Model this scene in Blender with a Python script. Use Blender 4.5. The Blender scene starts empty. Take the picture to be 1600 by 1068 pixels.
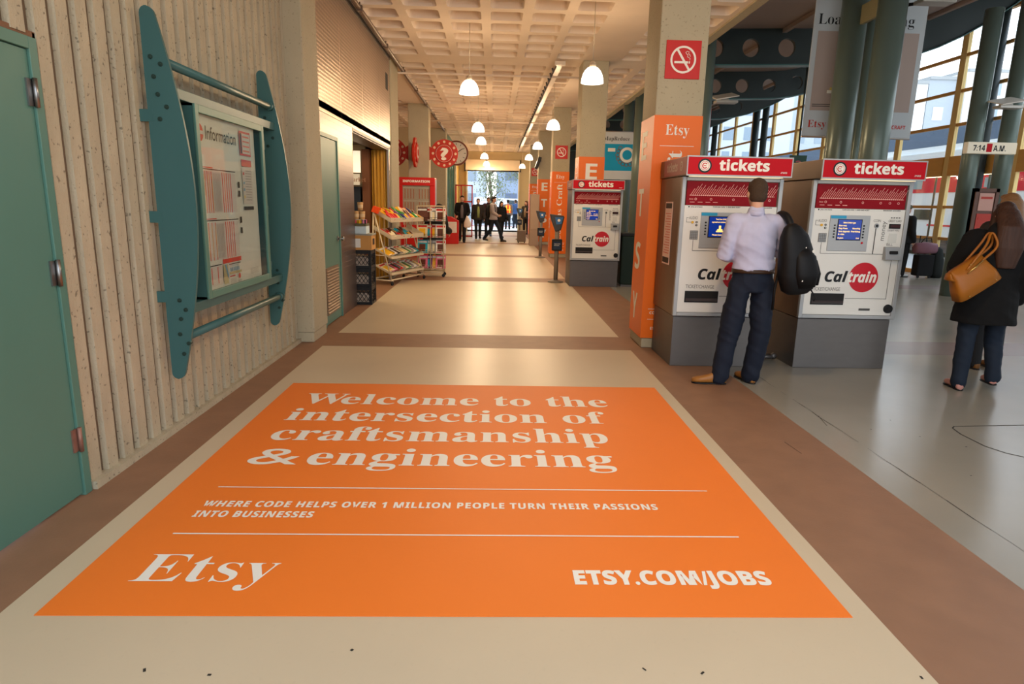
import bpy, bmesh, math, random
from mathutils import Vector, Matrix, Euler
D = bpy.data
SC = bpy.context.scene
COL = SC.collection
random.seed(7)
PI = math.pi

# ---------------------------------------------------------------- camera, exposure, world
cam_d = D.cameras.new('camera'); cam = D.objects.new('camera', cam_d); COL.objects.link(cam)
SC.camera = cam
cam_d.sensor_width = 36.0
cam_d.lens = 36.0 * 1001.7 / 1600.0
cam_d.clip_end = 400
_P, _Y, _R = math.radians(12.19), math.radians(1.771), math.radians(1.263)
_w = Vector((math.sin(_Y) * math.cos(_P), math.cos(_Y) * math.cos(_P), -math.sin(_P)))
_r = Vector((math.cos(_Y), -math.sin(_Y), 0)); _u = _r.cross(_w)
_rr = _r * math.cos(_R) + _u * math.sin(_R); _uu = -_r * math.sin(_R) + _u * math.cos(_R)
_m = Matrix((_rr, _uu, -_w)).transposed().to_4x4(); _m.translation = Vector((0, 0, 1.55))
cam.matrix_world = _m
SC.view_settings.view_transform = 'Standard'
SC.view_settings.look = 'None'
SC.view_settings.gamma = 1.0
SC.view_settings.use_curve_mapping = False
SC.view_settings.exposure = 0.18
SC.cycles.max_bounces = 7
SC.cycles.diffuse_bounces = 4
SC.cycles.glossy_bounces = 3
SC.cycles.transparent_max_bounces = 10
SC.cycles.transmission_bounces = 3
SC.cycles.caustics_reflective = False
SC.cycles.caustics_refractive = False
SC.cycles.sample_clamp_indirect = 6.0
SC.cycles.use_denoising = True

W = D.worlds.new('sky'); SC.world = W; W.use_nodes = True
nt = W.node_tree; bg = nt.nodes['Background']
tc = nt.nodes.new('ShaderNodeTexCoord'); sp = nt.nodes.new('ShaderNodeSeparateXYZ')
mr = nt.nodes.new('ShaderNodeMapRange'); cr = nt.nodes.new('ShaderNodeMixRGB')
nt.links.new(tc.outputs['Generated'], sp.inputs[0]); nt.links.new(sp.outputs[2], mr.inputs[0])
mr.inputs[1].default_value = 0.0; mr.inputs[2].default_value = 0.7
nt.links.new(mr.outputs[0], cr.inputs[0])
cr.inputs[1].default_value = (0.93, 0.96, 1.0, 1); cr.inputs[2].default_value = (0.72, 0.84, 1.0, 1)
nt.links.new(cr.outputs[0], bg.inputs[0])
SKY = 3.0
bg.inputs[1].default_value = SKY
LAMP_W = 98.0        # watts of each pendant lamp

# ---------------------------------------------------------------- materials
def lin(c):
    return tuple(((v / 255) / 12.92 if v / 255 <= .04045 else (((v / 255) + .055) / 1.055) ** 2.4) for v in c) + (1,)

MATS = {}
def mat(name, rgb, rough=.5, metal=0.0, var=.06, scale=4.0, bump=0.0, bscale=60.0, emit=0.0, stretch=None, pits=0.0, coat=0.0, detail=4, spec=.3):
    if name in MATS: return MATS[name]
    m = D.materials.new(name); m.use_nodes = True; t = m.node_tree; b = t.nodes['Principled BSDF']
    co = t.nodes.new('ShaderNodeTexCoord'); mp = t.nodes.new('ShaderNodeMapping')
    t.links.new(co.outputs['Object'], mp.inputs[0])
    if stretch: mp.inputs['Scale'].default_value = stretch
    nz = t.nodes.new('ShaderNodeTexNoise'); nz.inputs['Scale'].default_value = scale; nz.inputs['Detail'].default_value = detail
    t.links.new(mp.outputs[0], nz.inputs['Vector'])
    mx = t.nodes.new('ShaderNodeMixRGB'); c = lin(rgb)
    mx.inputs[1].default_value = tuple(min(1, v * (1 - var)) for v in c[:3]) + (1,)
    mx.inputs[2].default_value = tuple(min(1, v * (1 + var)) for v in c[:3]) + (1,)
    t.links.new(nz.outputs['Fac'], mx.inputs[0])
    out = mx.outputs[0]
    if pits:
        vo = t.nodes.new('ShaderNodeTexNoise'); vo.inputs['Scale'].default_value = 45; vo.inputs['Detail'].default_value = 1
        t.links.new(co.outputs['Object'], vo.inputs['Vector'])
        rp = t.nodes.new('ShaderNodeMapRange'); rp.inputs[1].default_value = .66; rp.inputs[2].default_value = .74
        rp.inputs[3].default_value = 0; rp.inputs[4].default_value = pits
        t.links.new(vo.outputs['Fac'], rp.inputs[0])
        m2 = t.nodes.new('ShaderNodeMixRGB'); m2.inputs[2].default_value = tuple(v * .35 for v in c[:3]) + (1,)
        t.links.new(rp.outputs[0], m2.inputs[0]); t.links.new(out, m2.inputs[1]); out = m2.outputs[0]
    t.links.new(out, b.inputs['Base Color'])
    b.inputs['Roughness'].default_value = rough; b.inputs['Metallic'].default_value = metal; b.inputs['Specular IOR Level'].default_value = spec
    if coat:
        b.inputs['Coat Weight'].default_value = coat; b.inputs['Coat Roughness'].default_value = .15
    if bump:
        n2 = t.nodes.new('ShaderNodeTexNoise'); n2.inputs['Scale'].default_value = bscale; n2.inputs['Detail'].default_value = 3
        t.links.new(mp.outputs[0], n2.inputs['Vector'])
        bp = t.nodes.new('ShaderNodeBump'); bp.inputs['Strength'].default_value = bump; bp.inputs['Distance'].default_value = .01
        t.links.new(n2.outputs['Fac'], bp.inputs['Height']); t.links.new(bp.outputs[0], b.inputs['Normal'])
    if emit:
        t.links.new(out, b.inputs['Emission Color']); b.inputs['Emission Strength'].default_value = emit
    MATS[name] = m; return m

def glass_mat(name, tint=(1, 1, 1), fac=.07, rough=.02):
    m = D.materials.new(name); m.use_nodes = True; t = m.node_tree
    t.nodes.remove(t.nodes['Principled BSDF'])
    tr = t.nodes.new('ShaderNodeBsdfTransparent'); gl = t.nodes.new('ShaderNodeBsdfGlossy'); mx = t.nodes.new('ShaderNodeMixShader')
    tr.inputs[0].default_value = (*tint, 1); gl.inputs['Roughness'].default_value = rough; mx.inputs[0].default_value = fac
    t.links.new(tr.outputs[0], mx.inputs[1]); t.links.new(gl.outputs[0], mx.inputs[2])
    t.links.new(mx.outputs[0], t.nodes['Material Output'].inputs[0]); MATS[name] = m
    return m

M_CONC = mat('concrete_column', (178, 167, 140), .85, var=.10, scale=3, bump=.25, bscale=90, pits=.5)
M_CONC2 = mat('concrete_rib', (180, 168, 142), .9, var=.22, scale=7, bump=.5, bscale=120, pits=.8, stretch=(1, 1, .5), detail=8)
M_CONC3 = mat('concrete_groove', (104, 88, 70), .95, var=.12, scale=7, bump=.4, bscale=90)  # shade of the wall grooves put into a darker copy of the rib concrete
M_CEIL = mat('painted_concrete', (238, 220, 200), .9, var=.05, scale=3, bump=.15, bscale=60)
M_COFFER = mat('shaded_coffer', (212, 192, 170), .9, var=.06, scale=3, bump=.15, bscale=60)  # coffer tops coloured darker than the ribs for the shade in the recesses
M_BEIGE = mat('beige_floor_paint', (202, 184, 154), .36, var=.09, scale=1.2, bump=.03, bscale=25, pits=.04, detail=9)
M_BROWN = mat('brown_floor_paint', (142, 105, 79), .5, var=.22, scale=5, bump=.08, bscale=60, detail=12)
M_HALL = mat('polished_hall_concrete', (150, 144, 130), .22, var=.13, scale=1.3, bump=.03, bscale=18, detail=7)
M_HALL2 = mat('pink_hall_concrete', (136, 120, 112), .26, var=.10, scale=1.3, bump=.03, bscale=18, detail=7)
M_CRACK = mat('floor_crack', (48, 44, 38), .8)
M_ORANGE = mat('orange_vinyl', (240, 124, 40), .55, var=.04, scale=2.0, bump=.05, bscale=45)
M_ORANGE2 = mat('orange_wrap', (238, 112, 22), .45, var=.02, scale=1.0)
M_WHITE = mat('white_vinyl', (238, 234, 222), .5, var=.02)
M_TEAL = mat('teal_paint', (84, 124, 110), .42, var=.07, scale=2.2, bump=.03, bscale=30)
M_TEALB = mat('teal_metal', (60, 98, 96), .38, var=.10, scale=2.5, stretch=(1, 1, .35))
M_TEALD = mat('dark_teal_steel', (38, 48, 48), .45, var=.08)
M_TUBE = mat('tube_green_grey', (96, 110, 102), .3, metal=.15, var=.06)
M_STEEL = mat('brushed_steel', (164, 152, 142), .34, metal=.85, var=.12, scale=9, stretch=(1, 1, .1), bump=.02, bscale=40)
M_STEELD = mat('machine_steel', (104, 100, 97), .46, metal=.6, var=.10, scale=6, stretch=(1, 1, 3))
M_CHROME = mat('chrome', (150, 148, 146), .35, metal=1)
M_BLACK = mat('black_plastic', (20, 20, 21), .5, var=.15)
M_DARK = mat('dark_recess', (30, 28, 27), .7)
M_RED = mat('sign_red', (188, 16, 30), .5, var=.02, spec=.12)
M_REDD = mat('map_red', (134, 8, 22), .5, var=.03, spec=.12)
M_REDB = mat('red_enamel', (196, 26, 16), .4, var=.03)
M_REDO = mat('vermilion_enamel', (184, 42, 22), .5, var=.04)
M_PANEL = mat('white_panel', (222, 220, 212), .4, var=.02)
M_PAPER = mat('paper', (226, 222, 210), .7, var=.02)
M_GREY = mat('grey_plastic', (150, 154, 156), .45, var=.03)
M_WOOD = mat('blond_wood', (224, 194, 128), .5, var=.12, scale=8, stretch=(1, 1, .15))
M_WOOD2 = mat('honey_wood', (204, 152, 78), .5, var=.12, scale=8, stretch=(1, .1, 1))
M_GLASS = glass_mat('window_glass', (.96, .98, .98), .06)
M_GLASS2 = glass_mat('case_glass', (.95, .97, .96), .13, .03)
def shade_mat():
    m = D.materials.new('prismatic_shade'); m.use_nodes = True; t = m.node_tree; t.nodes.remove(t.nodes['Principled BSDF'])
    tr = t.nodes.new('ShaderNodeBsdfTransparent'); em = t.nodes.new('ShaderNodeEmission'); mx = t.nodes.new('ShaderNodeMixShader')
    tr.inputs[0].default_value = (1, .97, .92, 1); em.inputs[0].default_value = (1, .93, .82, 1); em.inputs[1].default_value = 3.4; mx.inputs[0].default_value = .5
    t.links.new(tr.outputs[0], mx.inputs[1]); t.links.new(em.outputs[0], mx.inputs[2]); t.links.new(mx.outputs[0], t.nodes['Material Output'].inputs[0]); MATS['prismatic_shade'] = m
    return m
M_ROOF = mat('hall_roof_deck', (150, 134, 126), .8, var=.05, stretch=(1, 12, 1), scale=3)

# ---------------------------------------------------------------- text geometry (built-in font only)
def style(s, k):
    b = {'serif': (0x1D400, 0x1D41A, 0x1D7CE), 'bold': (0x1D5D4, 0x1D5EE, 0x1D7EC), 'boldital': (0x1D63C, 0x1D656, 0), 'ital': (0x1D434, 0x1D44E, 0)}.get(k)
    if not b: return s
    o = ''
    for c in s:
        if 'A' <= c <= 'Z': o += chr(b[0] + ord(c) - 65)
        elif 'a' <= c <= 'z': o += chr(b[1] + ord(c) - 97)
        elif '0' <= c <= '9' and b[2]: o += chr(b[2] + ord(c) - 48)
        else: o += c
    return o
_TX = {}
def text_geo(s, k='sans', off=0.0, space=1.0):
    key = (s, k, off, space)
    if key in _TX: return _TX[key]
    c = D.curves.new('tmp', 'FONT'); c.body = style(s, k); c.size = 1; c.offset = off; c.resolution_u = 5; c.space_character = space
    o = D.objects.new('tmp', c); COL.objects.link(o)
    dg = bpy.context.evaluated_depsgraph_get(); dg.update()
    me = D.meshes.new_from_object(o.evaluated_get(dg))
    vs = [(v.co.x, v.co.y) for v in me.vertices]; fs = [tuple(p.vertices) for p in me.polygons]
    D.objects.remove(o); D.curves.remove(c); D.meshes.remove(me)
    _TX[key] = (vs, fs); return _TX[key]
_CAP = {}
def cap_h(k):
    if k not in _CAP:
        vs, _ = text_geo('H', k); _CAP[k] = max(v[1] for v in vs)
    return _CAP[k]

# ---------------------------------------------------------------- mesh builder (authored in world coordinates)
def cr(pts, n=6):
    P = [Vector(p) for p in pts]; P = [P[0] * 2 - P[1]] + P + [P[-1] * 2 - P[-2]]; out = []
    for i in range(1, len(P) - 2):
        for k in range(n):
            t = k / n; out.append(.5 * ((2 * P[i]) + (P[i + 1] - P[i - 1]) * t + (2 * P[i - 1] - 5 * P[i] + 4 * P[i + 1] - P[i + 2]) * t * t + (3 * P[i] - P[i - 1] - 3 * P[i + 1] + P[i + 2]) * t ** 3))
    return out + [P[-2]]
class MB:
    def __init__(s): s.v = []; s.f = []; s.m = []; s.s = []
    def add(s, vs, fs, m=0, sm=False):
        k = len(s.v); s.v += [tuple(v) for v in vs]
        for f in fs: s.f.append(tuple(i + k for i in f)); s.m.append(m); s.s.append(sm)
        return s
    def quad(s, a, b, c, d, m=0): return s.add([a, b, c, d], [(0, 1, 2, 3)], m)
    def box(s, x0, x1, y0, y1, z0, z1, m=0):
        v = [(x, y, z) for z in (z0, z1) for y in (y0, y1) for x in (x0, x1)]
        return s.add(v, [(0, 2, 3, 1), (4, 5, 7, 6), (0, 1, 5, 4), (2, 6, 7, 3), (0, 4, 6, 2), (1, 3, 7, 5)], m)
    def obox(s, c, size, rot, m=0):
        R = rot if isinstance(rot, Matrix) else Euler(rot).to_matrix(); c = Vector(c)
        v = [c + R @ Vector((x * size[0] / 2, y * size[1] / 2, z * size[2] / 2)) for z in (-1, 1) for y in (-1, 1) for x in (-1, 1)]
        return s.add(v, [(0, 2, 3, 1), (4, 5, 7, 6), (0, 1, 5, 4), (2, 6, 7, 3), (0, 4, 6, 2), (1, 3, 7, 5)], m)
    def prism(s, pts, ax, a, b, m=0, sm=False):
        def w(p, t): return (t, p[0], p[1]) if ax == 'x' else (p[0], t, p[1]) if ax == 'y' else (p[0], p[1], t)
        n = len(pts); v = [w(p, a) for p in pts] + [w(p, b) for p in pts]
        s.add(v, [tuple(range(n)), tuple(range(2 * n - 1, n - 1, -1))], m)
        k = len(s.v) - 2 * n
        for i in range(n):
            j = (i + 1) % n; s.f.append((k + i, k + j, k + n + j, k + n + i)); s.m.append(m); s.s.append(sm)
        return s
    def tube(s, pts, r, n=12, m=0, caps=True, flat=None):
        pts = [Vector(p) for p in pts]; N = len(pts)
        if not hasattr(r, '__len__'): r = [r] * N
        vs = []; fs = []; prev = None
        for i, p in enumerate(pts):
            d = (pts[min(i + 1, N - 1)] - pts[max(i - 1, 0)]).normalized()
            if prev is None:
                a = Vector((0, 0, 1)) if abs(d.z) < .9 else Vector((0, 1, 0)); x = d.cross(a).normalized()
            else: x = (prev - d * prev.dot(d)).normalized()
            prev = x; y = d.cross(x).normalized()
            for j in range(n):
                t = 2 * PI * j / n; vs.append(p + x * (r[i] * math.cos(t)) + y * (r[i] * math.sin(t)))
        for i in range(N - 1):
            for j in range(n):
                k = (j + 1) % n; fs.append((i * n + j, i * n + k, (i + 1) * n + k, (i + 1) * n + j))
        s.add(vs, fs, m, True)
        if caps:
            k = len(s.v) - len(vs)
            s.f += [tuple(k + j for j in range(n - 1, -1, -1)), tuple(k + (N - 1) * n + j for j in range(n))]; s.m += [m, m]; s.s += [False, False]
        return s
    def cap(s, pts, r, n=12, m=0):   # round ended tapered chain
        pts = [Vector(p) for p in pts]
        if not hasattr(r, '__len__'): r = [r] * len(pts)
        a = (pts[0] - pts[1]).normalized(); b = (pts[-1] - pts[-2]).normalized()
        P = [pts[0] + a * r[0] * .95, pts[0] + a * r[0] * .6] + pts + [pts[-1] + b * r[-1] * .6, pts[-1] + b * r[-1] * .95]
        R = [r[0] * .3, r[0] * .8] + list(r) + [r[-1] * .8, r[-1] * .3]
        return s.tube(P, R, n, m)
    def cyl(s, c, r, z0, z1, n=20, m=0, r1=None): return s.tube([(c[0], c[1], z0), (c[0], c[1], z1)], [r, r if r1 is None else r1], n, m)
    def lathe(s, c, prof, n=24, m=0):
        vs = [(c[0] + r * math.cos(2 * PI * j / n), c[1] + r * math.sin(2 * PI * j / n), c[2] + z) for r, z in prof for j in range(n)]
        fs = [(i * n + j, i * n + (j + 1) % n, (i + 1) * n + (j + 1) % n, (i + 1) * n + j) for i in range(len(prof) - 1) for j in range(n)]
        return s.add(vs, fs, m, True)
    def ell(s, c, rad, rot=(0, 0, 0), nu=16, nv=10, m=0):
        R = Euler(rot).to_matrix() if not isinstance(rot, Matrix) else rot; c = Vector(c); vs = [c + R @ Vector((0, 0, -rad[2]))]
        for i in range(1, nv):
            p = -PI / 2 + PI * i / nv
            for j in range(nu):
                t = 2 * PI * j / nu; vs.append(c + R @ Vector((rad[0] * math.cos(p) * math.cos(t), rad[1] * math.cos(p) * math.sin(t), rad[2] * math.sin(p))))
        vs.append(c + R @ Vector((0, 0, rad[2]))); fs = []; L = len(vs) - 1
        for j in range(nu): fs.append((0, 1 + (j + 1) % nu, 1 + j)); fs.append((L, L - nu + j, L - nu + (j + 1) % nu))
        for i in range(nv - 2):
            for j in range(nu): a = 1 + i * nu; fs.append((a + j, a + (j + 1) % nu, a + nu + (j + 1) % nu, a + nu + j))
        return s.add(vs, fs, m, True)
    def loft(s, rings, n=20, m=0, sq=1.0):   # rings: (center, rx, ry, R matrix or yaw)
        vs = []
        for c, rx, ry, rot in rings:
            c = Vector(c); R = rot if isinstance(rot, Matrix) else Matrix.Rotation(rot, 3, 'Z')
            for j in range(n):
                t = 2 * PI * j / n; a, b = math.cos(t), math.sin(t)
                a = math.copysign(abs(a) ** sq, a); b = math.copysign(abs(b) ** sq, b)
                vs.append(c + R @ Vector((rx * a, ry * b, 0)))
        N = len(rings)
        fs = [(i * n + j, i * n + (j + 1) % n, (i + 1) * n + (j + 1) % n, (i + 1) * n + j) for i in range(N - 1) for j in range(n)]
        fs += [tuple(range(n - 1, -1, -1)), tuple((N - 1) * n + j for j in range(n))]
        return s.add(vs, fs, m, True)
    def disc(s, c, r, u, v, n=32, m=0, r0=0, a0=0, a1=2 * PI):
        c, u, v = Vector(c), Vector(u), Vector(v)
        P = [c + (u * math.cos(a0 + (a1 - a0) * i / n) + v * math.sin(a0 + (a1 - a0) * i / n)) * r for i in range(n + 1)]
        if r0 <= 0: return s.add([c] + P, [(0, i + 1, i + 2) for i in range(n)], m)
        Q = [c + (u * math.cos(a0 + (a1 - a0) * i / n) + v * math.sin(a0 + (a1 - a0) * i / n)) * r0 for i in range(n + 1)]
        return s.add(P + Q, [(i, i + 1, n + 2 + i, n + 1 + i) for i in range(n)], m)
    def rect(s, o, u, v, x0, x1, y0, y1, m=0):
        o, u, v = Vector(o), Vector(u), Vector(v)
        return s.quad(o + u * x0 + v * y0, o + u * x1 + v * y0, o + u * x1 + v * y1, o + u * x0 + v * y1, m)
    def text(s, txt, k, o, u, v, x0, x1, y0, cap, off=0.0, m=0, space=1.0, asc=None):
        """text fitted between x0 and x1 on baseline y0 with capital height cap, in the frame (o, u, v)"""
        vs, fs = text_geo(txt, k, off, space); xs = [p[0] for p in vs]; a, b = min(xs), max(xs)
        o, u, v = Vector(o), Vector(u), Vector(v); sx = (x1 - x0) / (b - a); sy = cap / cap_h(k)
        return s.add([o + u * (x0 + (p[0] - a) * sx) + v * (y0 + p[1] * sy) for p in vs], fs, m)
    def build(s, name, mats, parent=None, bevel=0.0, off=None, noshift=False):
        me = D.meshes.new(name); sh = Vector((0, 0, 0))
        if parent is not None and not noshift:
            p = parent
            while p is not None: sh += p.location; p = p.parent
        loc = Vector((0, 0, 0))
        me.from_pydata([tuple(Vector(v) - sh) for v in s.v], [], s.f)
        if not hasattr(mats, '__len__'): mats = [mats]
        for q in mats: me.materials.append(q)
        me.polygons.foreach_set('material_index', s.m); me.polygons.foreach_set('use_smooth', s.s); me.update()
        bm = bmesh.new(); bm.from_mesh(me); bmesh.ops.recalc_face_normals(bm, faces=bm.faces) if len(s.f) < 60000 and not getattr(s, 'flat', False) else None; bm.to_mesh(me); bm.free()
        o = D.objects.new(name, me); COL.objects.link(o)
        if parent is not None: o.parent = parent
        if bevel:
            md = o.modifiers.new('b', 'BEVEL'); md.width = bevel; md.segments = 2; md.limit_method = 'ANGLE'; md.angle_limit = .6
        return o

def tag(o, label=None, cat=None, group=None, kind=None):
    if label: o['label'] = label
    if cat: o['category'] = cat
    if group: o['group'] = group
    if kind: o['kind'] = kind
    return o
def thing(name, label, cat, loc=(0, 0, 0), group=None):
    o = D.objects.new(name, None); COL.objects.link(o); o.location = loc; o.empty_display_size = .1
    return tag(o, label, cat, group)
def dup(o, loc=None, label=None, rotz=None, parent=None, group=None):
    c = o.copy(); COL.objects.link(c); c.parent = parent
    for ch in list(o.children): dup(ch, parent=c)
    if loc is not None: c.location = loc
    if rotz is not None: c.rotation_euler.z = rotz
    if label: c['label'] = label
    if group: c['group'] = group
    return c
def remesh(mb, voxel, smooth=4, name='tmp'):
    """one continuous surface from overlapping closed shapes; returns an MB"""
    me = D.meshes.new('t'); me.from_pydata(mb.v, [], mb.f); bm = bmesh.new(); bm.from_mesh(me); bmesh.ops.recalc_face_normals(bm, faces=bm.faces); bm.to_mesh(me); bm.free()
    o = D.objects.new('t', me); COL.objects.link(o)
    r = o.modifiers.new('r', 'REMESH'); r.mode = 'VOXEL'; r.voxel_size = voxel
    if smooth: q = o.modifiers.new('s', 'SMOOTH'); q.factor = .5; q.iterations = smooth
    dg = bpy.context.evaluated_depsgraph_get(); dg.update(); m2 = D.meshes.new_from_object(o.evaluated_get(dg))
    out = MB(); out.add([tuple(v.co) for v in m2.vertices], [tuple(p.vertices) for p in m2.polygons], 0, True)
    D.objects.remove(o); D.meshes.remove(me); D.meshes.remove(m2); return out
def wrinkle(o, amp=.004, sc=(9, 9, 4), seed=0.0):
    from mathutils import noise
    me = o.data; ns = [v.normal.copy() for v in me.vertices]
    for v, n_ in zip(me.vertices, ns):
        p = Vector((v.co.x * sc[0] + seed, v.co.y * sc[1], v.co.z * sc[2])); q = Vector((v.co.x * 3 + 7, v.co.y * 3, v.co.z * 14 + v.co.x * 8 + seed))
        v.co += n_ * amp * ((1 - abs(noise.noise(p)) * 3.2) + (1 - abs(noise.noise(q)) * 3.0) * .7)
X, Y, Z = Vector((1, 0, 0)), Vector((0, 1, 0)), Vector((0, 0, 1))

# ================================================================ THE BUILDING
YB = [6.97 + 6.1 * i for i in range(-1, 6)]         # column lines
CZ = 4.25
# ---- floor
mb = MB(); mb.flat = True
xs = [-7.0, -1.84, 1.52, 2.26, 11.3]
ys = [-6.0]
for y in YB: ys += [y - .14, y + .57]
ys = sorted(ys) + [36.0]
for i in range(len(ys) - 1):
    band = (i % 2 == 1)
    for j in range(4):
        if j in (0, 2): k = 1
        elif j == 1: k = 1 if band else 0
        else: k = 3 if band else 2
        mb.quad((xs[j], ys[i], 0), (xs[j + 1], ys[i], 0), (xs[j + 1], ys[i + 1], 0), (xs[j], ys[i + 1], 0), k)
rnd = random.Random(3)
def crack(pts, w):
    for a, b in zip(pts[:-1], pts[1:]):
        a, b = Vector((*a, .0012)), Vector((*b, .0012)); d = (b - a).normalized(); n = Vector((-d.y, d.x, 0)) * w
        mb.quad(a - n, b - n, b + n, a + n, 4)
y = 2.0; prev = (2.52, y)
while y < 6.0:
    y += .11; p = (2.515 + rnd.uniform(-.006, .006), y)
    if rnd.random() < .96: crack([prev, p], rnd.choice([.001, .0012, .0016, .0028]))
    prev = p
loop = [(5.2, 4.56), (4.01, 4.487), (3.44, 4.44), (3.40, 4.40), (3.37, 4.27), (3.37, 4.04), (3.42, 3.92), (3.52, 3.82), (3.72, 3.74), (5.2, 3.60)]
crack(loop, .005)
for i in range(26):
    x, yy = rnd.uniform(2.3, 5), rnd.uniform(3, 7.5)
    if i < 8: x, yy = rnd.uniform(-1.7, 1.6), rnd.uniform(1.75, 2.15)
    a = rnd.uniform(0, PI); l = rnd.uniform(.005, .02)
    crack([(x, yy), (x + l * math.cos(a), yy + l * math.sin(a))], rnd.uniform(.003, .006))
crack([(2.02, 3.87), (2.0, 4.08)], .002); crack([(2.47, 4.42), (2.52, 4.65)], .002)
o = mb.build('floor', [M_BEIGE, M_BROWN, M_HALL, M_HALL2, M_CRACK]); tag(o, kind='structure')
mb = MB(); mb.box(-7, 11.3, -6, 36, -.3, -.002); tag(mb.build('floor_slab', M_CONC3), kind='structure')

# ---- waffle ceiling
mb = MB(); mb.flat = True
def coffer(cx, cy, px, py, w, h, dep=.34, top=.78):
    r = .06; V = []; arc = 3
    for (sx, sy, a0) in ((1, 1, 0), (-1, 1, 90), (-1, -1, 180), (1, -1, 270)):
        for k in range(arc + 1):
            a = math.radians(a0 + 90 * k / arc); V.append((sx * (w / 2 - r) + r * math.cos(a), sy * (h / 2 - r) + r * math.sin(a)))
    n = len(V); low = [(cx + x, cy + yy, CZ) for x, yy in V]; lo2 = [(cx + x * .97, cy + yy * .97, CZ + .03) for x, yy in V]; up = [(cx + x * top, cy + yy * top, CZ + dep) for x, yy in V]
    C4 = [(cx + px / 2, cy + py / 2, CZ), (cx - px / 2, cy + py / 2, CZ), (cx - px / 2, cy - py / 2, CZ), (cx + px / 2, cy - py / 2, CZ)]
    vs = low + lo2 + up + C4; fs = []; fm = []
    for i in range(n):
        j = (i + 1) % n; fs.append((i, j, n + j, n + i)); fs.append((n + i, n + j, 2 * n + j, 2 * n + i))
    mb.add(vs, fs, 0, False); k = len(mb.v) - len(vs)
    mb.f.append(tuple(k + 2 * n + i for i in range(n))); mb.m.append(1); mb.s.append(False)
    q = arc + 1
    for c in range(4):
        for t in range(arc): mb.f.append((k + 3 * n + c, k + c * q + t, k + c * q + t + 1)); mb.m.append(0); mb.s.append(False)
        nx = (c + 1) % 4
        mb.f.append((k + 3 * n + c, k + c * q + arc, k + nx * q, k + 3 * n + nx)); mb.m.append(0); mb.s.append(False)
PITCH = .6167
bands = sorted(YB)
for y0 in bands:
    ya, yb = y0 + .55, y0 + 6.1
    if ya > 35.9: continue
    for i in range(9):
        cy = ya + (i + .5) * (yb - ya) / 9
        if cy > 36: continue
        for k in range(6): coffer(-1.715 + PITCH * k, cy, PITCH, (yb - ya) / 9, .475, .455)
        coffer(2.56, cy, .56, (yb - ya) / 9, .40, .455); coffer(3.12, cy, .56, (yb - ya) / 9, .40, .455)
        for k in range(5): coffer(-2.87 - PITCH * k, cy, PITCH, (yb - ya) / 9, .475, .455)
    mb.quad((-6.1, ya, CZ), (-5.646, ya, CZ), (-5.646, yb, CZ), (-6.1, yb, CZ))
    mb.quad((-2.562, ya, CZ), (-2.023, ya, CZ), (-2.023, yb, CZ), (-2.562, yb, CZ))
    mb.quad((1.677, ya, CZ), (2.28, ya, CZ), (2.28, yb, CZ), (1.677, yb, CZ))
    mb.quad((3.40, ya, CZ), (3.45, ya, CZ), (3.45, yb, CZ), (3.40, yb, CZ))
    mb.quad((-6.1, y0, CZ), (3.45, y0, CZ), (3.45, y0 + .55, CZ), (-6.1, y0 + .55, CZ))
mb.box(-6.1, 3.45, YB[0], 36.2, CZ + .36, CZ + .5)
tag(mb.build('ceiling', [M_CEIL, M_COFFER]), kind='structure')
mb = MB()
mb.box(3.45, 3.55, YB[0], 36, CZ - .03, 5.6); mb.box(3.55, 3.60, YB[0], 36, CZ + .03, CZ + .12); mb.box(3.40, 3.45, YB[0], 36, CZ - .03, CZ)
tag(mb.build('ceiling_edge_beam', M_CONC), kind='structure')

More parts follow.
